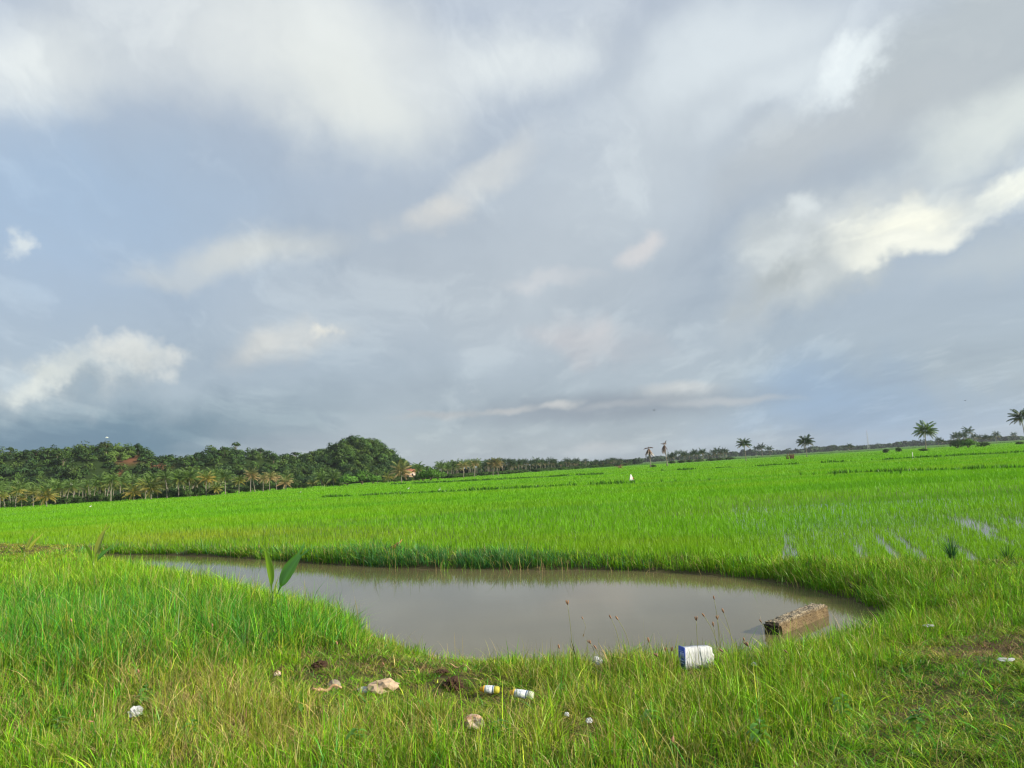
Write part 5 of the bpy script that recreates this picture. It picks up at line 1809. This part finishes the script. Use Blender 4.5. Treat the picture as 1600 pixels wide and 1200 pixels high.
LG = (.24, .42, .03); LD = (.10, .30, .02); LY = (.30, .36, .03)
seedling(427, 962, "largest coconut seedling with two long upright leaves, on the grassy bank before the pond",
         [(165, 83, .86, .105, .10, LG), (-6, 60, .92, .125, .2, LD), (-40, 72, .42, .03, .3, LY)], 1.0)
seedling(146, 900, "small coconut seedling with one twisted yellow green leaf, left of the pond's tip", [(20, 80, .85, .07, .35, LY), (0, 55, .55, .06, .5, LD), (180, 75, .55, .07, .4, LG)], 1.25)
seedling(38, 880, "smallest coconut seedling with two thin pale leaves at the far left", [(35, 62, .75, .05, .4, LY), (20, 75, .75, .05, .3, LY), (170, 65, .4, .05, .3, LD)], 1.1)

# broad leaved weeds
def weed_mesh(seed):
    rs = np.random.default_rng(seed)
    b = MB()
    for k in range(11):
        az = k * 2.4 + rs.uniform(-.3, .3); e0 = rs.uniform(.2, 1.0); L = rs.uniform(.05, .09); z0 = rs.uniform(.03, .15)
        hd = np.array([math.cos(az), math.sin(az), 0]); sd = np.array([-math.sin(az), math.cos(az), 0])
        t = np.linspace(0, 1, 6); a = e0 - t * .9
        P = np.array([0, 0, z0]) + hd * (t * L * 1.3 * math.cos(e0))[:, None] + np.array([0, 0, 1.]) * (np.sin(a) * t * L)[:, None]
        wv = (.020 * np.sin(PI * np.clip(t * .92 + .04, 0, 1)) * (t > .15) + .0015)[:, None]
        V = np.concatenate([P - sd * wv + [0, 0, .004], P, P + sd * wv + [0, 0, .004]])
        i = np.arange(5)
        b.add(V, np.concatenate([np.stack([i, i + 6, i + 7, i + 1], -1), np.stack([i + 6, i + 12, i + 13, i + 7], -1)]), None, np.array((.13, .33, .03)) * rs.uniform(.7, 1.3))
    return b.mesh("leaves")


def build_weeds():
    leaves = weed_mesh(4); leaves.materials.append(M_SEEDLING)
    st = MB(); st.tube([(0, 0, -.02), (.004, 0, .09), (0, .004, .17)], [.004, .003, .002], 5, (.12, .2, .03)); stm = st.mesh("stem"); stm.materials.append(M_SEEDLING)
    for px, py, s in [(228, 1108, 1.2), (300, 1165, 1), (470, 1130, .9), (655, 1120, .8), (880, 1095, .8), (1020, 1150, 1), (1320, 1130, 1), (1190, 1175, 1), (90, 1160, 1.1), (560, 1180, 1), (1440, 1150, .9), (780, 1165, .9)]:
        g = ground_at(px, py)
        z = float(ground_h(np.array([g[0]]), np.array([g[1]]))[0])
        root = empty("broadleaf_weed", (g[0], g[1], z + .03), random.uniform(0, 6))
        root.scale = (s, s, s)
        tag(root, "bright broad leaved weed just above the white plastic bag at lower left" if px == 228 else "small broad leaved weed among the bank grass", "weed", "broad leaved weeds in the bank grass")
        link(bpy.data.objects.new("leaves", leaves), root); link(bpy.data.objects.new("stem", stm), root)


build_weeds()

# seed heads of finger grass against the water
SEED = solid_mat("seed_head", [(.3, (.20, .115, .075)), (.7, (.34, .21, .14))], scale=60, rough=.9, use_col=True)
STALK = leaf_mat("grass_stalk", trans=.2, var=.1)
random.seed(77)


def flower_stalk(px, py, base_px, base_py, label, sz=1.0, c=(1, 1, 1), closed=True, group="finger grass stalks with seed heads"):
    g = ground_at(base_px, base_py)
    z = float(ground_h(np.array([g[0]]), np.array([g[1]]))[0])
    r = ray(px, py)
    top = C0 + r * ((g[1] - .02) / r[1])
    root = empty("grass_stalk", (g[0], g[1], z))
    tag(root, label, "grass stalk", group)
    e = top - np.array([g[0], g[1], z])
    t = np.linspace(0, 1, 9)[:, None]
    P = e[None] * t + np.array([0, 0, 1]) * (.06 * np.sin(PI * t)) - np.array([e[0] * .25, 0, 0]) * np.sin(PI * t)
    b = MB(); b.tube(P, .0030 - .0008 * t[:, 0], 5, (.26, .27, .10)); b.build("stem", STALK, root)
    h = MB()
    d = P[-1] - P[-2]; d /= np.linalg.norm(d)
    n = 5
    for k in range(n):
        a = k * 2 * PI / n + random.uniform(0, .5)
        o = np.array([math.cos(a), math.sin(a), 0]) * (.005 if closed else .013)
        tt = np.linspace(0, 1, 5)
        Q = P[-1] + d[None] * (tt[:, None] * .042 * sz) + o[None] * np.sin(PI * tt * (.85 if closed else .55))[:, None] * sz
        h.tube(Q, .0030 * sz * np.sin(PI * (tt * .85 + .1)) + .0012, 5, np.asarray(c) * random.uniform(.8, 1.2))
    h.build("seed_head", SEED, root)


stalks = [(887, 945, 897, 1050), (911, 968, 926, 1040), (955, 967, 973, 1050), (966, 969, 990, 1055), (923, 1006, 934, 1060), (932, 1014, 940, 1060), (1014, 1004, 1020, 1060), (1049, 1018, 1050, 1065),
          (1088, 970, 1094, 1062), (1101, 964, 1128, 1055), (1116, 937, 1130, 1050), (1131, 958, 1150, 1055), (1121, 968, 1128, 1055), (1115, 979, 1124, 1055), (1190, 973, 1210, 1050), (1163, 1002, 1170, 1062),
          (1169, 1010, 1180, 1065), (1130, 1019, 1140, 1065), (874, 1014, 880, 1070), (1230, 1020, 1236, 1060), (1027, 1026, 1034, 1070), (1039, 1018, 1040, 1066)]
for i, (a, b_, c_, d_) in enumerate(stalks):
    flower_stalk(a, b_, c_, d_, "thin grass stalk topped by a reddish brown seed head before the pond", random.uniform(.85, 1.25), (1, 1, 1) if i % 3 else (1.2, 1.15, 1.0), i % 4 != 0)
for (a, b_, c_, d_) in [(527, 1008, 533, 1070), (112, 972, 118, 1040), (217, 1052, 222, 1110), (600, 1040, 604, 1080), (332, 980, 334, 1035), (146, 1128, 150, 1170), (1052, 1150, 1056, 1190)]:
    flower_stalk(a, b_, c_, d_, "grass stalk with a pale brown seed head among the bank grass", 1.0, (1.3, 1.2, 1.05), True, "seed heads scattered in the bank grass")

# rough tufts standing in the flooded rice
def tuft(px, py, h, n, label, c):
    p = at_z(px, py, -0.58)
    rs = np.random.default_rng(int(px))
    th = rs.uniform(0, 2 * PI, n)
    x = p[0] + .05 * np.cos(th) * rs.uniform(0, 1, n); y = p[1] + .05 * np.sin(th) * rs.uniform(0, 1, n)
    col = np.asarray(c) * rs.uniform(.7, 1.3, (n, 1))
    o = blades("sedge_tuft", np.stack([x - p[0], y - p[1], np.zeros(n)], -1), h * rs.uniform(.6, 1.1, n), np.full(n, .012), th, np.abs(rs.normal(.3, .2, n)), col, M_GRASS, 3)
    o.location = tuple(p)
    tag(o, label, "grass tuft")


tuft(1489, 882, .62, 70, "dark blue green sedge tuft standing in the flooded rice at right", (.03, .11, .035))
tuft(1575, 880, .40, 40, "lower dark sedge tuft near the right edge of the flooded rice", (.05, .14, .03))
for i, (px, d) in enumerate([(888, 88), (898, 87), (1031, 78), (1053, 76), (1248, 73), (1268, 72), (1300, 68), (1318, 70), (1388, 62), (1402, 60), (1090, 75), (1105, 74)]):
    p = at_dist(px, d, -0.5); q = project(p[None])
    tuft(float(q[0][0]), float(q[1][0]) + 1.5, random.uniform(.45, .8), 46, "dark weed tuft rising above the rice along the near bund", (.04, .11, .02))
    o = bpy.context.scene.objects[-1]
for o in bpy.data.objects:
    if o.get("label") == "dark weed tuft rising above the rice along the near bund":
        o["group"] = "weed tufts along the near bund"

# ------------------------------------------------------------------ air
def build_haze():
    b = MB(); b.box((-2600, -400, -3.2), (2600, 3600, 62))
    me = b.mesh("haze")
    mt, nt, out = new_mat("haze_air")
    v = nd(nt, "ShaderNodeVolumePrincipled")
    v.inputs["Color"].default_value = (.82, .90, 1.0, 1)
    v.inputs["Density"].default_value = .00010
    v.inputs["Anisotropy"].default_value = .2
    nt.links.new(v.outputs[0], out.inputs["Volume"])
    tag(mobj("haze", me, mt), "thin pale haze over the fields", "haze", kind="stuff")


build_haze()

# ------------------------------------------------------------------ render settings
SC.view_settings.view_transform = "Standard"
SC.view_settings.look = "None"
SC.view_settings.gamma = 1.0
SC.view_settings.use_curve_mapping = False
SC.view_settings.exposure = 0.45
SC.render.engine = "CYCLES"
SC.cycles.max_bounces = 6
SC.cycles.diffuse_bounces = 2
SC.cycles.glossy_bounces = 2
SC.cycles.transmission_bounces = 3
SC.cycles.volume_bounces = 0
SC.cycles.transparent_max_bounces = 4
SC.cycles.use_denoising = True
SC.cycles.filter_width = 1.3
SC.cycles.denoiser = "OPENIMAGEDENOISE"
